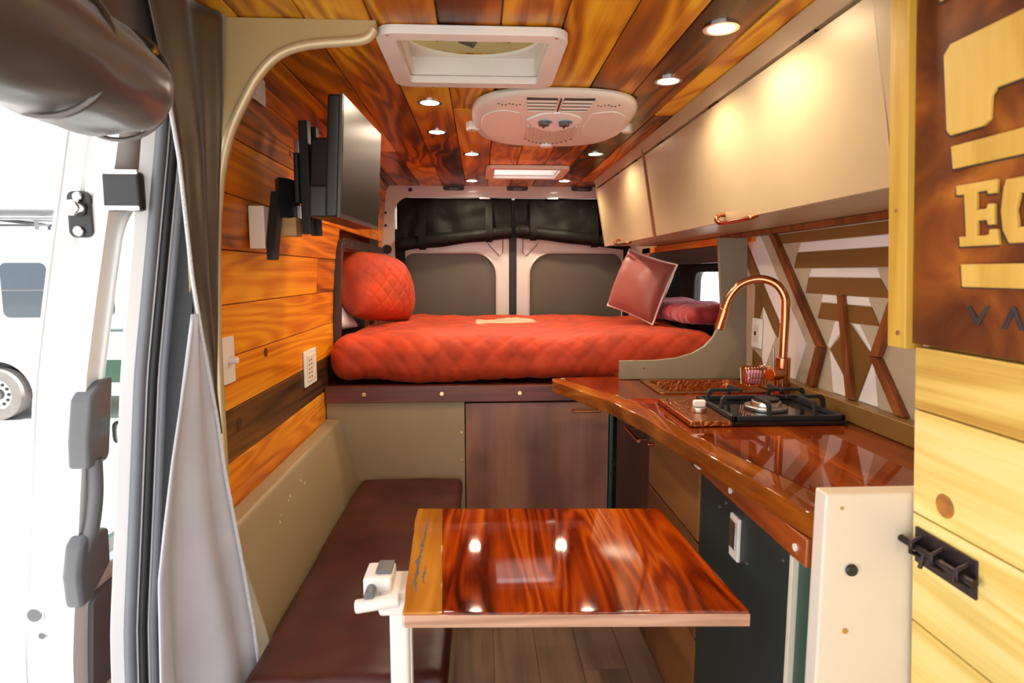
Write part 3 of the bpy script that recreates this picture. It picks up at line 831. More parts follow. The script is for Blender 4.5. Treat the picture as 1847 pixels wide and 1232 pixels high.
obj('basin', bm_, 'copper_dark', sk)
obj('drain', cyl((.81, 2.19, .765), (0, 0, 1), .03, .004, 20, bev=.001), 'copper', sk)

# faucet
FX, FY = 1.015, 1.98
fc = thing('faucet', 'polished copper gooseneck faucet beside the sink', 'faucet', (FX, FY, .902))
b_ = cyl((FX, FY, .902), (0, 0, 1), .027, .012, 24, bev=.003); b_ = cyl((FX, FY, .914), (0, 0, 1), .024, .125, 24, b_, bev=.003)
obj('body', b_, 'copper', fc)
arc = [(FX, FY, 1.03), (FX, FY, 1.19), (FX - .004, FY + .005, 1.245), (FX - .03, FY + .02, 1.285), (FX - .075, FY + .045, 1.300), (FX - .12, FY + .075, 1.282), (FX - .15, FY + .095, 1.24), (FX - .165, FY + .105, 1.19)]
obj('spout', tube(smooth_path(arc, 6), .0135, 14), 'copper', fc)
obj('spray_head', cyl((FX - .163, FY + .104, 1.195), (-.20, .10, -.85), .0165, .075, 18, bev=.003), 'copper', fc)
lvv = obj('lever_barrel', cyl((FX, FY, .985), (-.75, -.45, 0), .021, .072, 22, bev=.003), 'copper', fc)
obj('lever', tube([(FX - .045, FY - .027, 1.0), (FX - .05, FY - .03, 1.075)], .0045, 8), 'steel', fc)

# soap basket hung by the faucet
sb = thing('soap_basket', 'copper wire basket holding a pink sponge by the faucet', 'basket', (.94, 2.03, .93))
wr = bmesh.new()
for k, (zz, e) in enumerate(((.995, .0), (.962, .006), (.935, .012))):
    q = rrect(.905 + e, .985 - e, 2.01 + e, 2.07 - e, .012, 4); q = [(a, c, zz) for a, c in q]
    wr = tube(q + q[:1], .0018 if k else .0028, 6, wr)
for i in range(8):
    x = .909 + i * .0103
    for y, s_ in ((2.01, 1), (2.07, -1)):
        wr = tube([(x, y, .995), (x, y + s_ * .012, .935)], .0014, 5, wr)
for y in (2.025, 2.04, 2.055):
    for x, s_ in ((.905, 1), (.985, -1)): wr = tube([(x, y, .995), (x + s_ * .012, y, .935)], .0014, 5, wr)
    wr = tube([(.917, y, .935), (.973, y, .935)], .0014, 5, wr)
wr = tube([(.985, 2.04, .995), (.999, 2.012, 1.0)], .002, 6, wr)
obj('wire_frame', wr, 'copper', sb)
tag(obj('sponge', rbox(.918, .972, 2.024, 2.056, .938, .985, .01, .008), 'pink', smooth=3), 'pink sponge inside the copper wire basket', 'sponge')

# cooktop
ck = thing('gas_cooktop', 'black glass gas cooktop with cast iron grate and copper control plate', 'cooktop', (.80, 1.74, .902))
CX0, CX1, CY0, CY1 = .570, 1.015, 1.600, 1.905
cp = obj('control_plate', box(CX0, CX0 + .115, CY0, CY1, .902, .9175, .002), 'copper_dark', ck)
kn = obj('knob', cyl((CX0 + .065, CY0 + .115, .9175), (0, 0, 1), .021, .014, 24, bev=.002), 'steel', ck)
obj('knob_grip', box(CX0 + .046, CX0 + .084, CY0 + .107, CY0 + .123, .9315, .953, .006), 'plastic_white', ck)
obj('igniter', cyl((CX0 + .02, CY1 - .03, .9175), (0, 0, 1), .004, .002, 10), 'black_plastic', ck)
obj('glass_top', box(CX0 + .115, CX1, CY0, CY1, .902, .9135, .0015), 'black_glass', ck)
bx_, by_ = CX0 + .285, (CY0 + CY1) / 2 + .005
bu = obj('burner', cyl((bx_, by_, .9135), (0, 0, 1), .062, .012, 28, bev=.003), 'steel', ck)
obj('burner_crown', cyl((bx_, by_, .9255), (0, 0, 1), .045, .014, 28, bev=.002, r2=.042), 'steel', ck)
obj('burner_cap', cyl((bx_, by_, .9395), (0, 0, 1), .036, .009, 28, bev=.003), 'cast_iron', ck)
g0, g1, h0, h1 = CX0 + .122, CX1 - .006, CY0 + .006, CY1 - .008
gr = box(g0, g1, h0, h0 + .012, .914, .928, .002); gr = box(g0, g1, h1 - .012, h1, .914, .928, .002, gr)
gr = box(g0, g0 + .012, h0, h1, .914, .928, .002, gr); gr = box(g1 - .012, g1, h0, h1, .914, .928, .002, gr)
obj('grate_frame', gr, 'cast_iron', ck)
def finger(x, y, dx, dy, L_):
    pth = [(0, .921), (.004, .955), (.012, .966), (L_, .966), (L_, .956), (.022, .956), (.014, .948), (.012, .921)]
    b = prism(pth, 'Y', -.005, .005, bev=.001)
    a = math.atan2(dy, dx)
    b.transform(Matrix.Translation((x, y, 0)) @ Matrix.Rotation(a, 4, 'Z')); return b
for x in (bx_ - .06, bx_ + .07):
    obj('grate_finger', finger(x, h0, 0, 1, .10), 'cast_iron', ck); obj('grate_finger', finger(x, h1, 0, -1, .10), 'cast_iron', ck)
for y in (by_ - .05, by_ + .06):
    obj('grate_finger', finger(g0, y, 1, 0, .115), 'cast_iron', ck); obj('grate_finger', finger(g1, y, -1, 0, .12), 'cast_iron', ck)

# wall outlet on the backsplash
ou = thing('wall_outlet', 'white outlet on the patterned wall behind the faucet', 'outlet', (WX, 2.31, 1.03))
obj('plate', box(WX - .012, WX - .004, 2.262, 2.344, 1.03, 1.145, .003), 'white_paint', ou)
obj('receptacle', box(WX - .015, WX - .012, 2.285, 2.322, 1.055, 1.12, .002), 'plastic_white', ou)
obj('reset_button', box(WX - .018, WX - .015, 2.298, 2.310, 1.08, 1.095, .001), 'metal_dark', ou)

# ------------------------------------------------------------------ overhead cabinets
def overhead(y0, y1, label, hy, first):
    t = thing('overhead_cabinet', label, 'cabinet', (.88, (y0 + y1) / 2, 1.478), 'champagne overhead cabinets')
    obj('body', prism([(.715, 1.866), (WX - .003, 1.866), (WX - .003, 1.480), (.785, 1.480), (.722, 1.815)], 'Y', y0 + .001, y1 - .001), 'champagne', t)
    obj('top_rail', prism([(.680, 1.868), (.7145, 1.868), (.7205, 1.825), (.697, 1.825)], 'Y', y0, y1, bev=.001), 'champagne', t)
    d = obj('door', prism([(.7000, 1.817), (.7200, 1.815), (.7815, 1.480), (.7600, 1.477)], 'Y', y0 + .012, y1 - .004, bev=.002), 'champagne', t)
    obj('edge_strip', prism([(.688, 1.850), (.700, 1.850), (.7640, 1.478), (.7500, 1.478)], 'Y', y1 - .003, y1 + .009, bev=.001) if first else
        prism([(.690, 1.845), (.700, 1.845), (.7640, 1.478), (.7540, 1.478)], 'Y', y1 - .003, y1 + .004, bev=.001), 'strip_wood' if first else 'champagne', t)
    for k in range(3):
        yy = y0 + (y1 - y0) * (.15 + .35 * k)
        obj('hinge', box(.698, .712, yy - .03, yy + .03, 1.817, 1.825, .001), 'metal_dark', t)
    p0 = (.757, hy, 1.492); hh = tube(smooth_path([(.766, hy + .05, 1.497), (.742, hy + .05, 1.497), (.728, hy + .046, 1.487), (.733, hy + .04, 1.474), (.742, hy + .02, 1.471), (.745, hy - .05, 1.471), (.745, hy - .14, 1.471), (.755, hy - .15, 1.474), (.768, hy - .15, 1.480)], 5), .0065, 10)
    obj('handle', hh, 'copper_brown', d)
    return t
overhead(1.10, 2.640, 'long champagne overhead cabinet above the worktop', 1.83, True)
overhead(2.652, 3.70, 'short champagne overhead cabinet above the bed by the rear door', 3.25, False)
tag(obj('cabinet_side_panel', prism([(.676, 1.868), (WX - .003, 1.868), (WX - .003, 1.478), (.756, 1.478)], 'Y', 1.045, 1.098, bev=.003), 'champagne'), 'champagne end filler between overhead cabinet and pine frame', 'panel')

# ------------------------------------------------------------------ closet wall with planks and sign panel at the right
def kx(z): return .700 + (1.2 - z) * .062
cl = thing('closet', 'tall pine closet with planked lower face and copper sign panel', 'closet', (.9, .6, 0))
obj('carcass', prism([(kx(0) + .02, .01), (WX - .004, .01), (WX - .004, 1.866), (kx(1.866) + .02, 1.866)], 'Y', .22, .938), 'pine', cl)
zs = [.01, .20, .385, .56, .735, .925, 1.10, 1.203]
for a, c in zip(zs, zs[1:]):
    obj('pine_board', prism([(kx(a), a + .001), (kx(a) + .019, a + .001), (kx(c) + .019, c - .001), (kx(c), c - .001)], 'Y', .22, .942, bev=.002, seg=1), 'pine', cl)
obj('knot', cyl((kx(.957) + .003, .872, .962), (-1, 0, -.06), .019, .0036, 18), 'pine_knot', cl)
sg = obj('sign_panel', prism([(kx(1.207), 1.207), (kx(1.207) + .019, 1.207), (kx(1.866) + .019, 1.866), (kx(1.866), 1.866)], 'Y', .22, .948), 'rust', cl)
fp = obj('frame_post', prism([(kx(1.2) - .012, 1.197), (kx(1.2) + .02, 1.197), (kx(1.866) + .02, 1.866), (kx(1.866) - .012, 1.866)], 'Y', .949, .992, bev=.002), 'pine_frame', cl)
obj('screw', cyl((kx(1.225) - .013, .963, 1.222), (-1, 0, 0), .004, .002, 10), 'steel', fp)
obj('screw', cyl((kx(1.41) - .013, .972, 1.42), (-1, 0, 0), .003, .002, 10), 'steel', fp)
def letter(name, poly, th=.006, mat='letter', shadow=True):
    wp = lambda off: (lambda c: (kx(c[2]) - c[0] - off, c[1], c[2]))
    o = obj(name, prism(poly, 'X', 0, th, bev=.0008, seg=1, warp=wp(.0005)), mat, sg)
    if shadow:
        obj('letter_drop_shadow', prism([(y + .006, z_ - .002) for y, z_ in poly], 'X', 0, th * .4, warp=wp(.0002)), 'ink', o)  # offset black copy painted behind the letter as its drop shadow
    return o
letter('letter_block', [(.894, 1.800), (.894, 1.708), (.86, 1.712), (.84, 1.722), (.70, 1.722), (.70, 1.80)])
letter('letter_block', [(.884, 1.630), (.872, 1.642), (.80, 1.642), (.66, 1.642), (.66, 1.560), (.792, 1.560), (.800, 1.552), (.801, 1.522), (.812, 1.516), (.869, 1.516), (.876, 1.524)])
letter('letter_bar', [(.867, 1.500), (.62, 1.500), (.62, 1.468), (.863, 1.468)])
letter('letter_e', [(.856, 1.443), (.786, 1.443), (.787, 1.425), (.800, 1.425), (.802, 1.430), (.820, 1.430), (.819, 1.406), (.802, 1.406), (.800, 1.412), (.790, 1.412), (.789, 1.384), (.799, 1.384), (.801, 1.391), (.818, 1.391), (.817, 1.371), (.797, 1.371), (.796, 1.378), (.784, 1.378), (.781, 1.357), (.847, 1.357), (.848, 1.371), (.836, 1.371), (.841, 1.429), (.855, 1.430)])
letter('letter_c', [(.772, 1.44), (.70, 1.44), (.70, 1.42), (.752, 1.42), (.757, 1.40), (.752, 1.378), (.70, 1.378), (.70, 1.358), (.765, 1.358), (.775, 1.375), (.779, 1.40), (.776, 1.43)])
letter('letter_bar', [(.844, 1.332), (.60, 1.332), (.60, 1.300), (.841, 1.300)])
letter('letter_v', [(.838, 1.274), (.831, 1.274), (.817, 1.256), (.804, 1.275), (.798, 1.275), (.815, 1.247), (.820, 1.247)], .002, 'ink', False)
letter('letter_a', [(.778, 1.246), (.771, 1.246), (.760, 1.266), (.750, 1.246), (.743, 1.246), (.757, 1.276), (.763, 1.276)], .002, 'ink', False)
bo = thing('barrel_bolt', 'dark metal barrel bolt latch on the pine boards', 'bolt', (kx(.88), .87, .86))
pl_ = prism([(.805, .845), (.930, .845), (.930, .905), (.805, .905)], 'X', 0, .004, bev=.001, warp=lambda c: (kx(c[2]) - .0005 - c[0], c[1], c[2])); obj('back_plate', pl_, 'metal_dark', bo)
x_ = kx(.875) - .014
obj('rod', tube([(x_, .795, .876), (x_, .955, .876)], .006, 10), 'metal_dark', bo)
for y in (.82, .87, .915): obj('guide', tube([(kx(.9) - .002, y, .893), (x_ - .008, y, .884), (x_ - .008, y, .868), (kx(.86) - .002, y, .859)], .004, 8), 'metal_dark', bo)
obj('thumb_pin', tube([(x_, .895, .876), (x_ - .006, .895, .85)], .0035, 8), 'metal_dark', bo)

# ------------------------------------------------------------------ ceiling fittings
fan = thing('roof_fan', 'white framed roof fan with smoked lid in the ceiling', 'roof fan', (-.01, 1.69, CZ))
def vent_trim(v, o, r, zt=.022):
    return prism(rrect(v[0] - o, v[1] + o, v[2] - o, v[3] + o, r), 'Z', CZ - zt, CZ - .0025, holes=[rrect(v[0] + .002, v[1] - .002, v[2] + .002, v[3] - .002, .01, 3)], bev=.006)
tr = obj('trim_ring', vent_trim(V1, .042, .045, .022), 'plastic_white', fan)
sh = prism(rrect(V1[0] + .001, V1[1] - .001, V1[2] + .001, V1[3] - .001, .012, 3), 'Z', CZ - .002, CZ + .052, holes=[rrect(V1[0] + .008, V1[1] - .008, V1[2] + .008, V1[3] - .008, .012, 3)])
obj('shaft', sh, 'plastic_white', fan)
cx, cy = (V1[0] + V1[1]) / 2, (V1[2] + V1[3]) / 2
circ = [(cx + .172 * math.cos(2 * PI * k / 40), cy + .145 * math.sin(2 * PI * k / 40)) for k in range(40)]
obj('fan_shroud', prism([(V1[0] + .002, V1[2] + .002), (V1[1] - .002, V1[2] + .002), (V1[1] - .002, V1[3] - .002), (V1[0] + .002, V1[3] - .002)], 'Z', CZ + .044, CZ + .052, holes=[circ]), 'plastic_white', fan)
for k in range(8):
    a = 2 * PI * k / 8 + .2
    bl = prism([(.03, -.012), (.09, -.03), (.138, -.028), (.142, .016), (.09, .016), (.03, .012)], 'Z', 0, .003)
    bl.transform(Matrix.Translation((cx, cy, CZ + .075)) @ Matrix.Rotation(a, 4, 'Z') @ Matrix.Rotation(.3, 4, 'X'))
    obj('fan_blade', bl, 'blade', fan)
obj('fan_hub', cyl((cx, cy, CZ + .066), (0, 0, 1), .035, .03, 20, bev=.004), 'blade', fan)
obj('lid_skirt', prism(rrect(V1[0] - .04, V1[1] + .04, V1[2] - .04, V1[3] + .04, .02), 'Z', 1.931, CZ + .136, holes=[rrect(V1[0] - .034, V1[1] + .034, V1[2] - .034, V1[3] + .034, .02)]), 'smoke', fan)
obj('lid', box(V1[0] - .04, V1[1] + .04, V1[2] - .04, V1[3] + .04, CZ + .135, CZ + .142, .003), 'smoke', fan)
for (x, y) in ((V1[0] - .012, V1[2] - .03), (V1[1] + .012, V1[2] - .03), (V1[0] + .06, V1[3] + .035), (V1[1] - .06, V1[3] + .035)):
    obj('screw', cyl((x, y, CZ - .0215), (0, 0, -1), .004, .002, 10), 'steel', fan)

sky = thing('skylight_vent', 'small white framed roof vent above the bed', 'roof vent', (.25, 3.38, CZ))
obj('trim_ring', vent_trim(V2, .042, .035, .02), 'plastic_white', sky)
obj('shaft', prism(rrect(V2[0] + .001, V2[1] - .001, V2[2] + .001, V2[3] - .001, .012, 3), 'Z', CZ - .002, CZ + .10, holes=[rrect(V2[0] + .007, V2[1] - .007, V2[2] + .007, V2[3] - .007, .012, 3)]), 'plastic_white', sky)
obj('lid_skirt', prism(rrect(V2[0] - .03, V2[1] + .03, V2[2] - .03, V2[3] + .03, .02), 'Z', 1.931, CZ + .121, holes=[rrect(V2[0] - .022, V2[1] + .022, V2[2] - .022, V2[3] + .022, .02)]), 'plastic_white', sky)
obj('lid', box(V2[0] - .03, V2[1] + .03, V2[2] - .03, V2[3] + .03, CZ + .12, CZ + .126, .003), 'clear', sky)

# air conditioner
ac = thing('air_conditioner', 'white oval ceiling air conditioner with two dials', 'air conditioner', (.255, 2.115, 1.79))
def sup(a, b_, n_=72, e=3.2):
    out = []
    for k in range(n_):
        t = 2 * PI * k / n_; c, s_ = math.cos(t), math.sin(t)
        out.append((a * math.copysign(abs(c) ** (2 / e), c), b_ * math.copysign(abs(s_) ** (2 / e), s_)))
    return out
AX, AY = .248, 2.135
def zb(y): return CZ - .003 - (.018 + max(0, y - 1.86) * .115)
b = bmesh.new(); prev = None
for (a, bb, k) in ((.270, .262, 0), (.273, .265, .35), (.270, .261, .62), (.261, .250, .82), (.245, .232, .94), (.222, .205, 1.0)):
    cur = []
    for p in sup(a, bb, 72, 2.8):
        y = AY + p[1]; cur.append(b.verts.new((AX + p[0], y, CZ - .003 - k * (CZ - .003 - zb(y)))))
    if prev:
        for i in range(72): b.faces.new([prev[i], prev[(i + 1) % 72], cur[(i + 1) % 72], cur[i]])
    else: b.faces.new(cur)
    prev = cur
b.faces.new(list(reversed(prev))); bmesh.ops.recalc_face_normals(b, faces=b.faces)
obj('housing', b, 'plastic_white', ac, smooth=.9)
def under(name, poly, lo, hi, mat, bev=.0015, parent=None):
    """a plate on the sloping underside: lo/hi are depths below (-) or above it"""
    return obj(name, prism(poly, 'Z', lo, hi, bev=bev, warp=lambda c: (c[0], c[1], zb(c[1]) + c[2])), mat, parent or ac)
def rect(x0, x1, y0, y1): return [(min(x0, x1), y0), (max(x0, x1), y0), (max(x0, x1), y1), (min(x0, x1), y1)]
def cr(pts, k=4): return [(p.x, p.y) for p in smooth_path([Vector((a, c, 0)) for a, c in pts + pts[:1]], k)[:-1]]
for s_ in (-1, 1):
    q = [(AX + s_ * x, y) for x, y in cr([(.118, 2.02), (.18, 2.00), (.232, 2.05), (.240, 2.16), (.205, 2.235), (.15, 2.245), (.112, 2.20), (.106, 2.11)])]
    under('wing_panel', q, -.003, .008, 'plastic_white')
    for k in range(4):
        y = 1.905 + k * .026; x1 = AX + s_ * (.104 - k * .003)
        under('louvre_slot', rect(AX + s_ * .010, x1, y, y + .013), -.0012, .003, 'black_plastic', 0)
        under('louvre', rect(AX + s_ * .010, x1, y + .013, y + .025), -.004, .002, 'plastic_white', .001)
    for k in range(7):
        y = 1.955 + .006 * math.sin(k * 1.7)
        obj('vent_hole', cyl((AX + s_ * (.122 + k * .011), y, zb(y) + .0005), (0, 0, -1), .003, .0015, 8), 'black_plastic', ac)
    lat = prism([(0, 0), (.03, -.012), (.045, .01), (.04, .03), (.015, .03)], 'Z', CZ - .055, CZ - .025, bev=.003)
    lat.transform(Matrix.Translation((AX + s_ * .250, 2.20, 0)) @ Matrix.Scale(s_, 4, (1, 0, 0)))
    bmesh.ops.recalc_face_normals(lat, faces=lat.faces)
    obj('side_latch', lat, 'plastic_white', ac)
under('dial_plate', [(AX + x, y) for x, y in cr([(-.092, 2.075), (-.05, 2.025), (0, 2.01), (.05, 2.025), (.092, 2.075), (.05, 2.15), (0, 2.175), (-.05, 2.15)])], -.005, .006, 'white_paint')
for x in (-.034, .034):
    z_ = zb(2.085) - .005
    kb = obj('dial', cyl((AX + x, 2.085, z_), (0, 0, -1), .018, .013, 22, bev=.002), 'grey_plastic', ac)
    obj('dial_grip', box(AX + x - .003, AX + x + .003, 2.069, 2.101, z_ - .018, z_ - .013, .001), 'black_plastic', kb)
    obj('dial_scale', ring((AX + x + .004, 2.088, z_ - .0002), (0, 0, -1), .016, .024, .0014), 'blue_dial', ac)
for k in range(12):
    x = -.0825 + k * .015; e = 2.19 + .115 * math.sqrt(max(0, 1 - (x / .1) ** 2))
    under('grille_rib', rect(AX + x - .0045, AX + x + .0045, 2.165 - .35 * abs(x), e), -.004, .004, 'ribbed')
    under('grille_slot', rect(AX + x - .004, AX + x + .004, e + .003, e + .016), -.0015, .004, 'black_plastic', 0)
obj('release_tab', cyl((AX, 2.335, zb(2.335) + .004), (0, 0, -1), .022, .012, 24, bev=.003), 'white_paint', ac)
under('centre_slot', rect(AX - .002, AX + .002, 1.905, 2.0), -.0042, .003, 'black_plastic', 0)

# recessed lights
def downlight(x, y, label, src=None):
    if src is None:
        t = thing('recessed_light', label, 'ceiling light', (x, y, CZ), 'recessed ceiling lights')
        obj('bezel', ring((x, y, CZ - .0035), (0, 0, 1), .030, .040, .008, 28), 'chrome', t)
        obj('lens', cyl((x, y, CZ - .0025), (0, 0, 1), .030, .004, 28), 'lamp', t)
        ld = bpy.data.lights.new('bulb', 'SPOT'); ld.energy = 6.5; ld.specular_factor = .3; ld.color = (1, .82, .58); ld.shadow_soft_size = .03
        ld.spot_size = math.radians(165); ld.spot_blend = .6
        lo = bpy.data.objects.new('bulb', ld); COL.objects.link(lo); lo.parent = t; lo.location = (0, 0, -.012)
    else:
        t = copy_tree(src); t.location = (x, y, CZ); t['label'] = label
    return t
L0 = downlight(.546, 1.42, 'recessed ceiling light between the roof fan and the long overhead cabinet')
for x, y, lb in ((.543, 1.80, 'recessed ceiling light between the air conditioner and the long overhead cabinet'), (-.16, 2.06, 'recessed ceiling light by the television, just behind the roof fan corner'), (-.166, 2.475, 'recessed ceiling light on the plank wall side, second after the roof fan'),
                 (-.036, 2.915, 'recessed ceiling light between the air conditioner and the small roof vent'), (.535, 2.886, 'recessed ceiling light by the short overhead cabinet and air conditioner'),
                 (-.047, 3.74, 'recessed ceiling light near the rear door beside the plank wall'), (.508, 3.72, 'recessed ceiling light near the rear door beside the short overhead cabinet')):
    downlight(x, y, lb, L0)
for x, lb in ((-.165, 'black oval recess light above the rear door beside the plank wall'), (.24, 'black oval recess light in the middle above the rear doors'), (.655, 'black oval recess light above the rear door beside the overhead cabinet')):
    t = thing('rear_marker_lamp', lb, 'lamp', (x, 3.98, 1.845), 'black oval lamps over the rear doors')
    obj('surround', prism(rrect(x - .068, x + .068, 1.842, 1.872, .0145), 'Y', 3.972, 3.986, bev=.003), 'black_plastic', t)
    obj('lens', prism(rrect(x - .03, x + .03, 1.846, 1.858, .006), 'Y', 3.969, 3.9725, bev=.0015), 'grey_plastic', t)

# ------------------------------------------------------------------ television on its wall bracket
tv = thing('television', 'dark flat television on a swing-arm bracket on the plank wall', 'television', (-.37, 1.83, 1.45))
A = Vector((-.356, 1.60, 0)); B = Vector((-.335, 2.06, 0)); dv = (B - A).normalized(); nv = Vector((dv.y, -dv.x, 0))   # nv points into the room
def tvp(s_, d, z_): q = A + dv * s_ + nv * d; return (q.x, q.y, z_)
def slabq(s0, s1, d0, d1, z0, z1, bev=.003, lean=0):
    b = box(s0, s1, d0, d1, z0, z1, bev)
    for v in b.verts: v.co = Vector(tvp(v.co.x, v.co.y - lean * (v.co.z - 1.46), v.co.z))
    bmesh.ops.recalc_face_normals(b, faces=b.faces)
    return b
W_ = (B - A).length
lean = -.055
obj('cabinet', slabq(0, W_, -.040, -.006, 1.462, 1.765, .008, lean), 'tv_body', tv)
obj('bezel', slabq(-.001, W_ + .001, -.008, 0, 1.460, 1.767, .002, lean), 'bezel', tv)
obj('screen', slabq(.008, W_ - .008, -.001, .0012, 1.472, 1.760, .0005, lean), 'tv_screen', tv)
obj('rear_housing', slabq(.19, W_ - .03, -.142, -.038, 1.50, 1.70, .008, lean), 'tv_body', tv)
obj('lower_housing', slabq(.01, W_ , -.085, -.03, 1.462, 1.545, .008, lean), 'tv_body', tv)
tb_ = thing('wall_bracket', 'black swing-arm television bracket fixed to the plank wall', 'bracket', (-.56, 1.8, 1.4))
for k in (.215, .295):
    rl = obj('rail', slabq(k, k + .03, -.170, -.143, 1.432, 1.752, .002), 'black_plastic', tb_)
    obj('rail_slot', slabq(k + .008, k + .022, -.1715, -.1695, 1.445, 1.475, .0004), 'block_wood', rl)
obj('cross_plate', slabq(.20, .345, -.182, -.170, 1.52, 1.66, .002), 'black_plastic', tb_)
obj('pivot_clip', slabq(.222, .238, -.186, -.170, 1.66, 1.70, .003), 'steel', tb_)
obj('pivot_clip', slabq(.222, .238, -.186, -.170, 1.475, 1.515, .003), 'steel', tb_)
obj('swing_arm', prism([(-.556, 1.76), (-.535, 1.80), (-.528, 1.86), (-.548, 1.87), (-.580, 1.80)], 'Z', 1.475, 1.585, bev=.003), 'black_plastic', tb_)
obj('wall_plate', prism([(1.70, 1.355), (1.735, 1.355), (1.79, 1.50), (1.79, 1.545), (1.755, 1.545), (1.70, 1.40)], 'X', -.578, -.556, bev=.003), 'black_plastic', tb_)
obj('wood_block', box(-.615, -.525, 1.80, 1.86, 1.425, 1.478, .002), 'block_wood', tb_)
obj('backing_plate', box(-.622, -.580, 1.70, 1.765, 1.385, 1.50, .003), 'plastic_ivory', tb_)

# switches and outlets on the plank wall
def plate(name, label, cat, y0, y1, z0, z1, knob):
    zc = (z0 + z1) / 2; x = lx(zc)
    t = thing(name, label, cat, (x, (y0 + y1) / 2, z0))
    obj('plate', box(x + .0008, x + .008, y0, y1, z0, z1, .003), 'plastic_white', t)
    if knob == 'knob':
        obj('dimmer_knob', cyl((x + .008, (y0 + y1) / 2 + .02, zc), (1, 0, 0), .009, .022, 16, bev=.002), 'plastic_white', t)
    elif knob == 'usb':
        obj('insert', box(x + .008, x + .011, y0 + .025, y1 - .025, z0 + .018, z1 - .018, .001), 'plastic_ivory', t)
        for k in range(5):
            for d in (0, 1):
                obj('socket_slot', box(x + .0105, x + .0118, y0 + .045 + d * .03, y0 + .052 + d * .03, z0 + .03 + k * .016, z0 + .037 + k * .016), 'metal_dark', t)
    else:
        obj('rocker', box(x + .008, x + .014, y0 + .03, y1 - .03, zc - .025, zc + .025, .003), 'plastic_white', t)
    return t
plate('dimmer_switch', 'white dimmer switch with knob on the plank wall by the curtain', 'switch', 1.515, 1.63, 1.035, 1.157, 'knob')
plate('wall_outlet', 'white outlet with rows of sockets on the plank wall beside the bed', 'outlet', 2.26, 2.42, .895, 1.03, 'usb')
plate('light_switch', 'white switch high on the plank wall under the ceiling', 'switch', 1.66, 1.78, 1.775, 1.855, 'rocker')

# ------------------------------------------------------------------ curtain at the sliding door
def interp(tab, z_):
    tab = sorted(tab)
    if z_ <= tab[0][0]: return tab[0][1]
    for (a, u), (b_, v) in zip(tab, tab[1:]):
        if z_ <= b_: return u + (v - u) * (z_ - a) / (b_ - a)
    return tab[-1][1]
ZIP = [(.02, -.522, 1.372), (.364, -.522, 1.361), (.5, -.535, 1.367), (.684, -.55, 1.353), (.884, -.57, 1.34), (1.007, -.585, 1.349), (1.172, -.587, 1.309), (1.31, -.592, 1.288), (1.547, -.60, 1.279), (1.70, -.60, 1.24), (1.87, -.60, 1.18)]
EDGE = [(.96, -.578, 1.356), (1.0, -.582, 1.360), (1.065, -.585, 1.368), (1.31, -.583, 1.393), (1.5, -.572, 1.398), (1.69, -.556, 1.40), (1.87, -.545, 1.40)]
GL = [(.02, -.64, 1.12), (.72, -.63, 1.16), (.83, -.615, 1.165), (.953, -.605, 1.19), (1.095, -.60, 1.243), (1.243, -.590, 1.290)]
def tab(T, z_): return (interp([(t[0], t[1]) for t in T], z_), interp([(t[0], t[2]) for t in T], z_))
cu = thing('door_curtain', 'dark satin door curtain with silver lining and long zip', 'curtain', (-.60, 1.3, .02))
def drape(A_, B_, z0, z1, nz, ny, fold, freq, ph):
    rows = []
    for i in range(nz + 1):
        z_ = z0 + (z1 - z0) * i / nz; a, c = tab(A_, z_), tab(B_, z_); row = []
        for j in range(ny + 1):
            t = j / ny; env = math.sin(PI * min(1, max(0, t))) ** .6
            f_ = fold(z_) * env * (.8 * math.sin(t * freq + z_ * ph) - .75 + .4 * wob((t * 2, z_ * 1.2, 0), 2.3, 5))
            row.append((a[0] + (c[0] - a[0]) * t + f_, a[1] + (c[1] - a[1]) * t, z_))
        rows.append(row)
    return sheet(rows, .005)
obj('outer_fabric', drape(ZIP, EDGE, .965, 1.866, 44, 18, lambda z_: .012, 10, 2.0), 'curtain_dark', cu, smooth=3)
obj('lining', drape(GL, ZIP, .02, 1.235, 50, 28, lambda z_: .030 * (1.3 - z_) + .004, 10, 2.2), 'curtain_grey', cu, smooth=3)
zp = [(tab(ZIP, z_)[0] + .004, tab(ZIP, z_)[1] - .002, z_) for z_ in [.02 + 1.62 * i / 70 for i in range(71)]]
obj('zip', tube(zp, .0042, 8), 'zip', cu)
# upper part hanging from the header
rows = []
for i in range(9):
    z_ = 1.64 + .226 * i / 8
    rows.append([(-.615 - .02 * (1.866 - z_) + .008 * math.sin(j * .9 + i * .3), .15 + 1.32 * j / 30, z_) for j in range(31)])
obj('header_fabric', sheet(rows, .006), 'curtain_dark', cu, smooth=3)
# the rolled-up part
b_ = bmesh.new(); prev = None; NN = 40; LL = 60
for i in range(LL + 1):
    t = i / LL; y = .15 + .90 * t; cur = []
    for k in range(NN):
        a = 2 * PI * k / NN
        r = .085 + .013 * wob((math.cos(a) * .5, math.sin(a) * .5, y * .9), 3.0, 4) + .004 * math.sin(3 * a + y * 9) + .004 * wob((math.cos(a), math.sin(a), y * 3), 4.0, 8)
        if t > .93: r *= 1 - .35 * ((t - .93) / .07) ** 2.2
        cur.append(b_.verts.new((-.563 + r * math.cos(a), y, 1.611 + r * math.sin(a))))
    if prev:
        for k in range(NN): b_.faces.new([prev[k], prev[(k + 1) % NN], cur[(k + 1) % NN], cur[k]])
    prev = cur
b_.faces.new(prev); bmesh.ops.recalc_face_normals(b_, faces=b_.faces)
ro = obj('rolled_fabric', b_, 'curtain_dark', cu, smooth=3)
q = [(-.563 + .089 * math.cos(a), .86 + .01 * math.sin(a), 1.611 + .089 * math.sin(a)) for a in [2 * PI * k / 40 for k in range(41)]]
obj('tie_strap', tube(q, .005, 6), 'curtain_dark', ro)
q = [(-.563 + .084 * math.cos(a), 1.015, 1.611 + .084 * math.sin(a)) for a in [2 * PI * k / 40 for k in range(41)]]
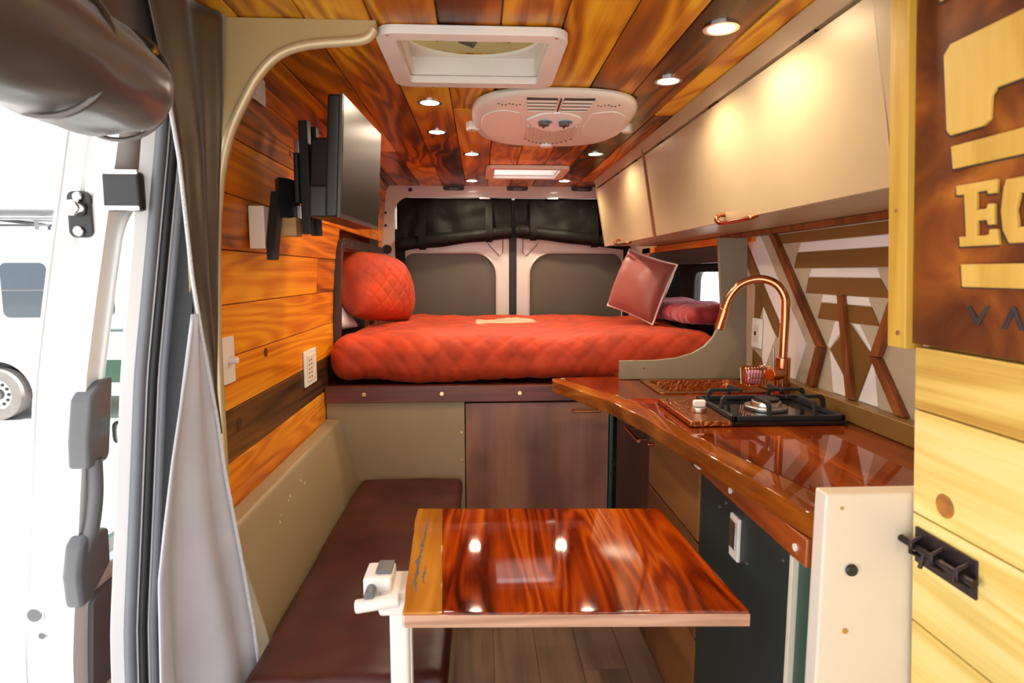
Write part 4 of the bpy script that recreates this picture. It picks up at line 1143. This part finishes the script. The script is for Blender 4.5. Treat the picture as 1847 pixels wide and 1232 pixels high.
obj('hem_cord', tube(q, .004, 6), 'curtain_dark', ro)
obj('snap', cyl((-.487, .985, 1.650), (1, 0, .4), .006, .004, 12), 'brass', ro)

# ------------------------------------------------------------------ door pillar with its rubber seals
PX = [(0, -.80), (.5, -.79), (1.09, -.75), (1.58, -.69), (1.87, -.65)]
PY = [(0, 1.325), (.35, 1.33), (.55, 1.338), (.8, 1.357), (1.09, 1.376), (1.58, 1.405), (1.87, 1.405)]
Z_ = [.0 + 1.86 * i / 40 for i in range(41)]
def pil(dx, dy): return [(interp(PX, z_) + dx, interp(PY, z_) + dy, z_) for z_ in Z_]
def ribbon(dx0, dy0, dx1, dy1, th=.008):
    return sheet([[a, ((a[0] + b_[0]) / 2, (a[1] + b_[1]) / 2, a[2]), b_] for a, b_ in zip(pil(dx0, dy0), pil(dx1, dy1))], th)
pl = struct('trim_7', ribbon(-.045, -.005, .03, .06, .012), 'van_white', 'white painted door pillar beside the curtain')
obj('seal', tube(pil(-.012, .012), .013, 10), 'grey_rubber', pl)
obj('seal', tube(pil(.008, .028), .010, 10), 'black_rubber', pl)
obj('seal', tube(pil(.022, .046), .012, 10), 'grey_rubber', pl)
bq = obj('guide_bracket', box(-.800, -.722, 1.362, 1.392, 1.452, 1.535, .008), 'black_plastic', pl)
obj('bracket_edge', box(-.798, -.722, 1.358, 1.364, 1.452, 1.462, .002), 'chrome', bq)
obj('bracket_edge', box(-.798, -.722, 1.358, 1.364, 1.527, 1.537, .002), 'chrome', bq)
obj('seal_channel', ribbon(.030, .050, .085, .030, .006), 'black_rubber', pl)

# ------------------------------------------------------------------ sliding door standing open outside
DX = [(-.2, -.975), (.45, -.945), (1.08, -.868), (1.3, -.825), (1.61, -.760), (1.9, -.70)]
def dmap(c): return (c[0] + interp(DX, c[2]), c[1], c[2])
def dgrid(y0, y1, z0, z1):
    return None
outer = []
zz = [-.15 + (1.85 + .15) * i / 24 for i in range(25)]
outer = [(1.37, z_) for z_ in zz] + [(2.65, z_) for z_ in reversed(zz)]
wh = rrect(1.418, 2.45, .60, 1.50, .11, 8)
wh2 = []
for i in range(len(wh)):
    a, c = wh[i], wh[(i + 1) % len(wh)]; n_ = max(1, int(abs(c[1] - a[1]) / .09))
    wh2 += [(a[0] + (c[0] - a[0]) * k / n_, a[1] + (c[1] - a[1]) * k / n_) for k in range(n_)]
sl = struct('door_3', prism(outer, 'X', -.035, 0, holes=[wh2], warp=dmap), 'van_white', 'white sliding door standing open beside the curtain')
edge = [[dmap((dx, 1.372 + dy, z_)) for dx, dy in ((-.112, .02), (-.108, .004), (-.098, 0), (-.066, 0), (-.061, .008), (-.040, .008), (-.035, 0), (-.012, 0), (-.002, .004), (0, .016))] for z_ in zz]
obj('edge_face', sheet(edge, .004), 'van_white', sl)
out_ = prism(outer, 'X', -.112, -.106, holes=[wh2], warp=dmap); obj('outer_skin', out_, 'van_white', sl)
obj('window_pane', prism([(p[0], p[1]) for p in wh2], 'X', -.090, -.086, warp=dmap), 'tint', sl)
loop = [dmap((.002, p[0], p[1])) for p in wh2]
obj('window_gasket', tube(loop + loop[:1], .008, 8), 'van_white', sl)
sp = obj('striker_plate', prism(rrect(-.077, -.030, 1.395, 1.492, .014), 'Y', 1.362, 1.371, bev=.002, warp=lambda c: (c[0] + interp(DX, 1.44), c[1], c[2])), 'black_plastic', sl)
xs_ = interp(DX, 1.44) - .053
obj('striker_pin', cyl((xs_, 1.362, 1.455), (0, -1, 0), .017, .03, 18, bev=.005), 'chrome', sl)
obj('bolt', cyl((xs_ + .001, 1.362, 1.480), (0, -1, 0), .010, .008, 14, bev=.003), 'chrome', sl)
obj('bolt', cyl((xs_ - .002, 1.362, 1.408), (0, -1, 0), .011, .008, 14, bev=.003), 'chrome', sl)
# inner grab handle
def dl(dx, y, z_): return Vector(dmap((dx, y, z_)))
hd_ = prism([(1.355, 1.045), (1.385, 1.075), (1.435, 1.085), (1.44, .90), (1.43, .885), (1.36, .885), (1.352, .95)], 'X', -.025, .022, bev=.014, seg=3, warp=dmap)
hg = obj('handle_mount', hd_, 'grey_plastic', sl)
obj('handle_grip', tube(smooth_path([dl(.012, 1.395, .90), dl(.020, 1.392, .82), dl(.018, 1.388, .74), dl(.008, 1.38, .69)], 6), [.016] * 19, 12), 'grey_plastic', sl)
obj('handle_base', prism([(1.350, .715), (1.375, .735), (1.455, .715), (1.47, .62), (1.40, .56), (1.365, .555), (1.345, .64)], 'X', -.02, .022, bev=.012, seg=3, warp=dmap), 'grey_plastic', sl)
obj('release_lever', rbox(interp(DX, .95) + .035, interp(DX, .95) + .075, 1.405, 1.465, .925, .985, .018, .01), 'steel', sl, smooth=3)
for (dx, z_, r) in ((-.085, .545, .022), (-.066, .495, .011)):
    pg = obj('drain_plug', cyl(dl(dx, 1.371, z_), (0, -1, 0), r, .006, 22, bev=.002), 'chrome', sl)
    obj('plug_centre', cyl(dl(dx, 1.3655, z_), (0, -1, 0), r * .72, .002, 22), 'grey_plastic', pg)
obj('lower_guard', prism(rrect(1.42, 1.60, .30, .56, .03), 'X', 0, .012, bev=.003, warp=dmap), 'grey_plastic', sl)

# ------------------------------------------------------------------ outside
gnd = struct('ground', box(-40, 40, -25, 60, -.80, -.74), 'concrete', 'bright pale concrete yard outside')
vn = thing('parked_van', 'white van with dark windows parked outside the open door', 'van', (-6.6, 9.6, -.74))
vy = 8.8
prof = [(-10.6, -.42), (-4.90, -.42), (-4.86, -.1), (-4.90, .75), (-5.02, 1.45), (-5.12, 1.78), (-5.35, 1.90), (-10.0, 1.92), (-10.4, 1.7), (-10.6, .6)]
wcx, wcz, wr_ = -6.78, -.38, .36
arch_pts = [(wcx + .46 * math.cos(PI * k / 14), -.42 + .50 * math.sin(PI * k / 14)) for k in range(15)]
body = prism([(-10.6, -.42), (wcx - .46, -.42)] + list(reversed(arch_pts))[1:-1] + [(wcx + .46, -.42)] + prof[1:], 'Y', vy, vy + 1.9, bev=.03)
obj('body', body, 'van_white', vn)
obj('wheel_well', box(wcx - .5, wcx + .5, vy + .25, vy + .6, -.5, .15), 'black_plastic', vn)
for (x0, x1, z0, z1) in ((-6.60, -5.98, .70, 1.46), (-5.60, -5.10, .72, 1.44)):
    wn = obj('side_window', prism(rrect(x0, x1, z0, z1, .09), 'Y', vy - .012, vy + .02, bev=.004), 'dark_glass', vn)
    obj('window_bar', box(x0, x1, vy - .018, vy - .012, (z0 + z1) / 2 - .01, (z0 + z1) / 2 + .01), 'grey_plastic', wn)
obj('door_handle', box(-5.30, -5.0, vy - .05, vy - .005, .50, .55, .015), 'grey_plastic', vn)
obj('side_moulding', box(-5.9, -4.92, vy - .03, vy + .01, -.22, .10, .01), 'fridge_green', vn)
wl = obj('wheel', ring((wcx, vy + .14, wcz), (0, -1, 0), .225, wr_, .2, 40), 'tyre', vn)
hb = cyl((wcx, vy + .02, wcz), (0, -1, 0), .225, .03, 32, bev=.01); obj('hubcap', hb, 'steel', vn)
hc = cyl((wcx, vy - .012, wcz), (0, -1, 0), .08, .04, 20, bev=.01); obj('hub', hc, 'grey_plastic', vn)
for k in range(12):
    a = 2 * PI * k / 12; obj('rim_hole', cyl((wcx + .155 * math.cos(a), vy - .010, wcz + .155 * math.sin(a)), (0, -1, 0), .026, .004, 12), 'black_plastic', vn)
rk = tube([(-9.5, vy + .2, 2.08), (-5.85, vy + .2, 2.08)], .03, 8); rk = tube([(-9.5, vy + 1.5, 2.08), (-5.85, vy + 1.5, 2.08)], .03, 8, rk)
for x in (-9.3, -8.5, -7.7, -6.9, -6.2):
    rk = tube([(x, vy + .2, 2.08), (x, vy + 1.5, 2.08)], .025, 8, rk); rk = tube([(x, vy + .2, 1.88), (x, vy + .2, 2.08)], .025, 6, rk); rk = tube([(x, vy + 1.5, 1.88), (x, vy + 1.5, 2.08)], .025, 6, rk)
obj('roof_rack', rk, 'grey_plastic', vn)
obj('roof_box', box(-9.4, -6.0, vy + .3, vy + 1.4, 2.12, 2.24, .04), 'grey_plastic', vn)
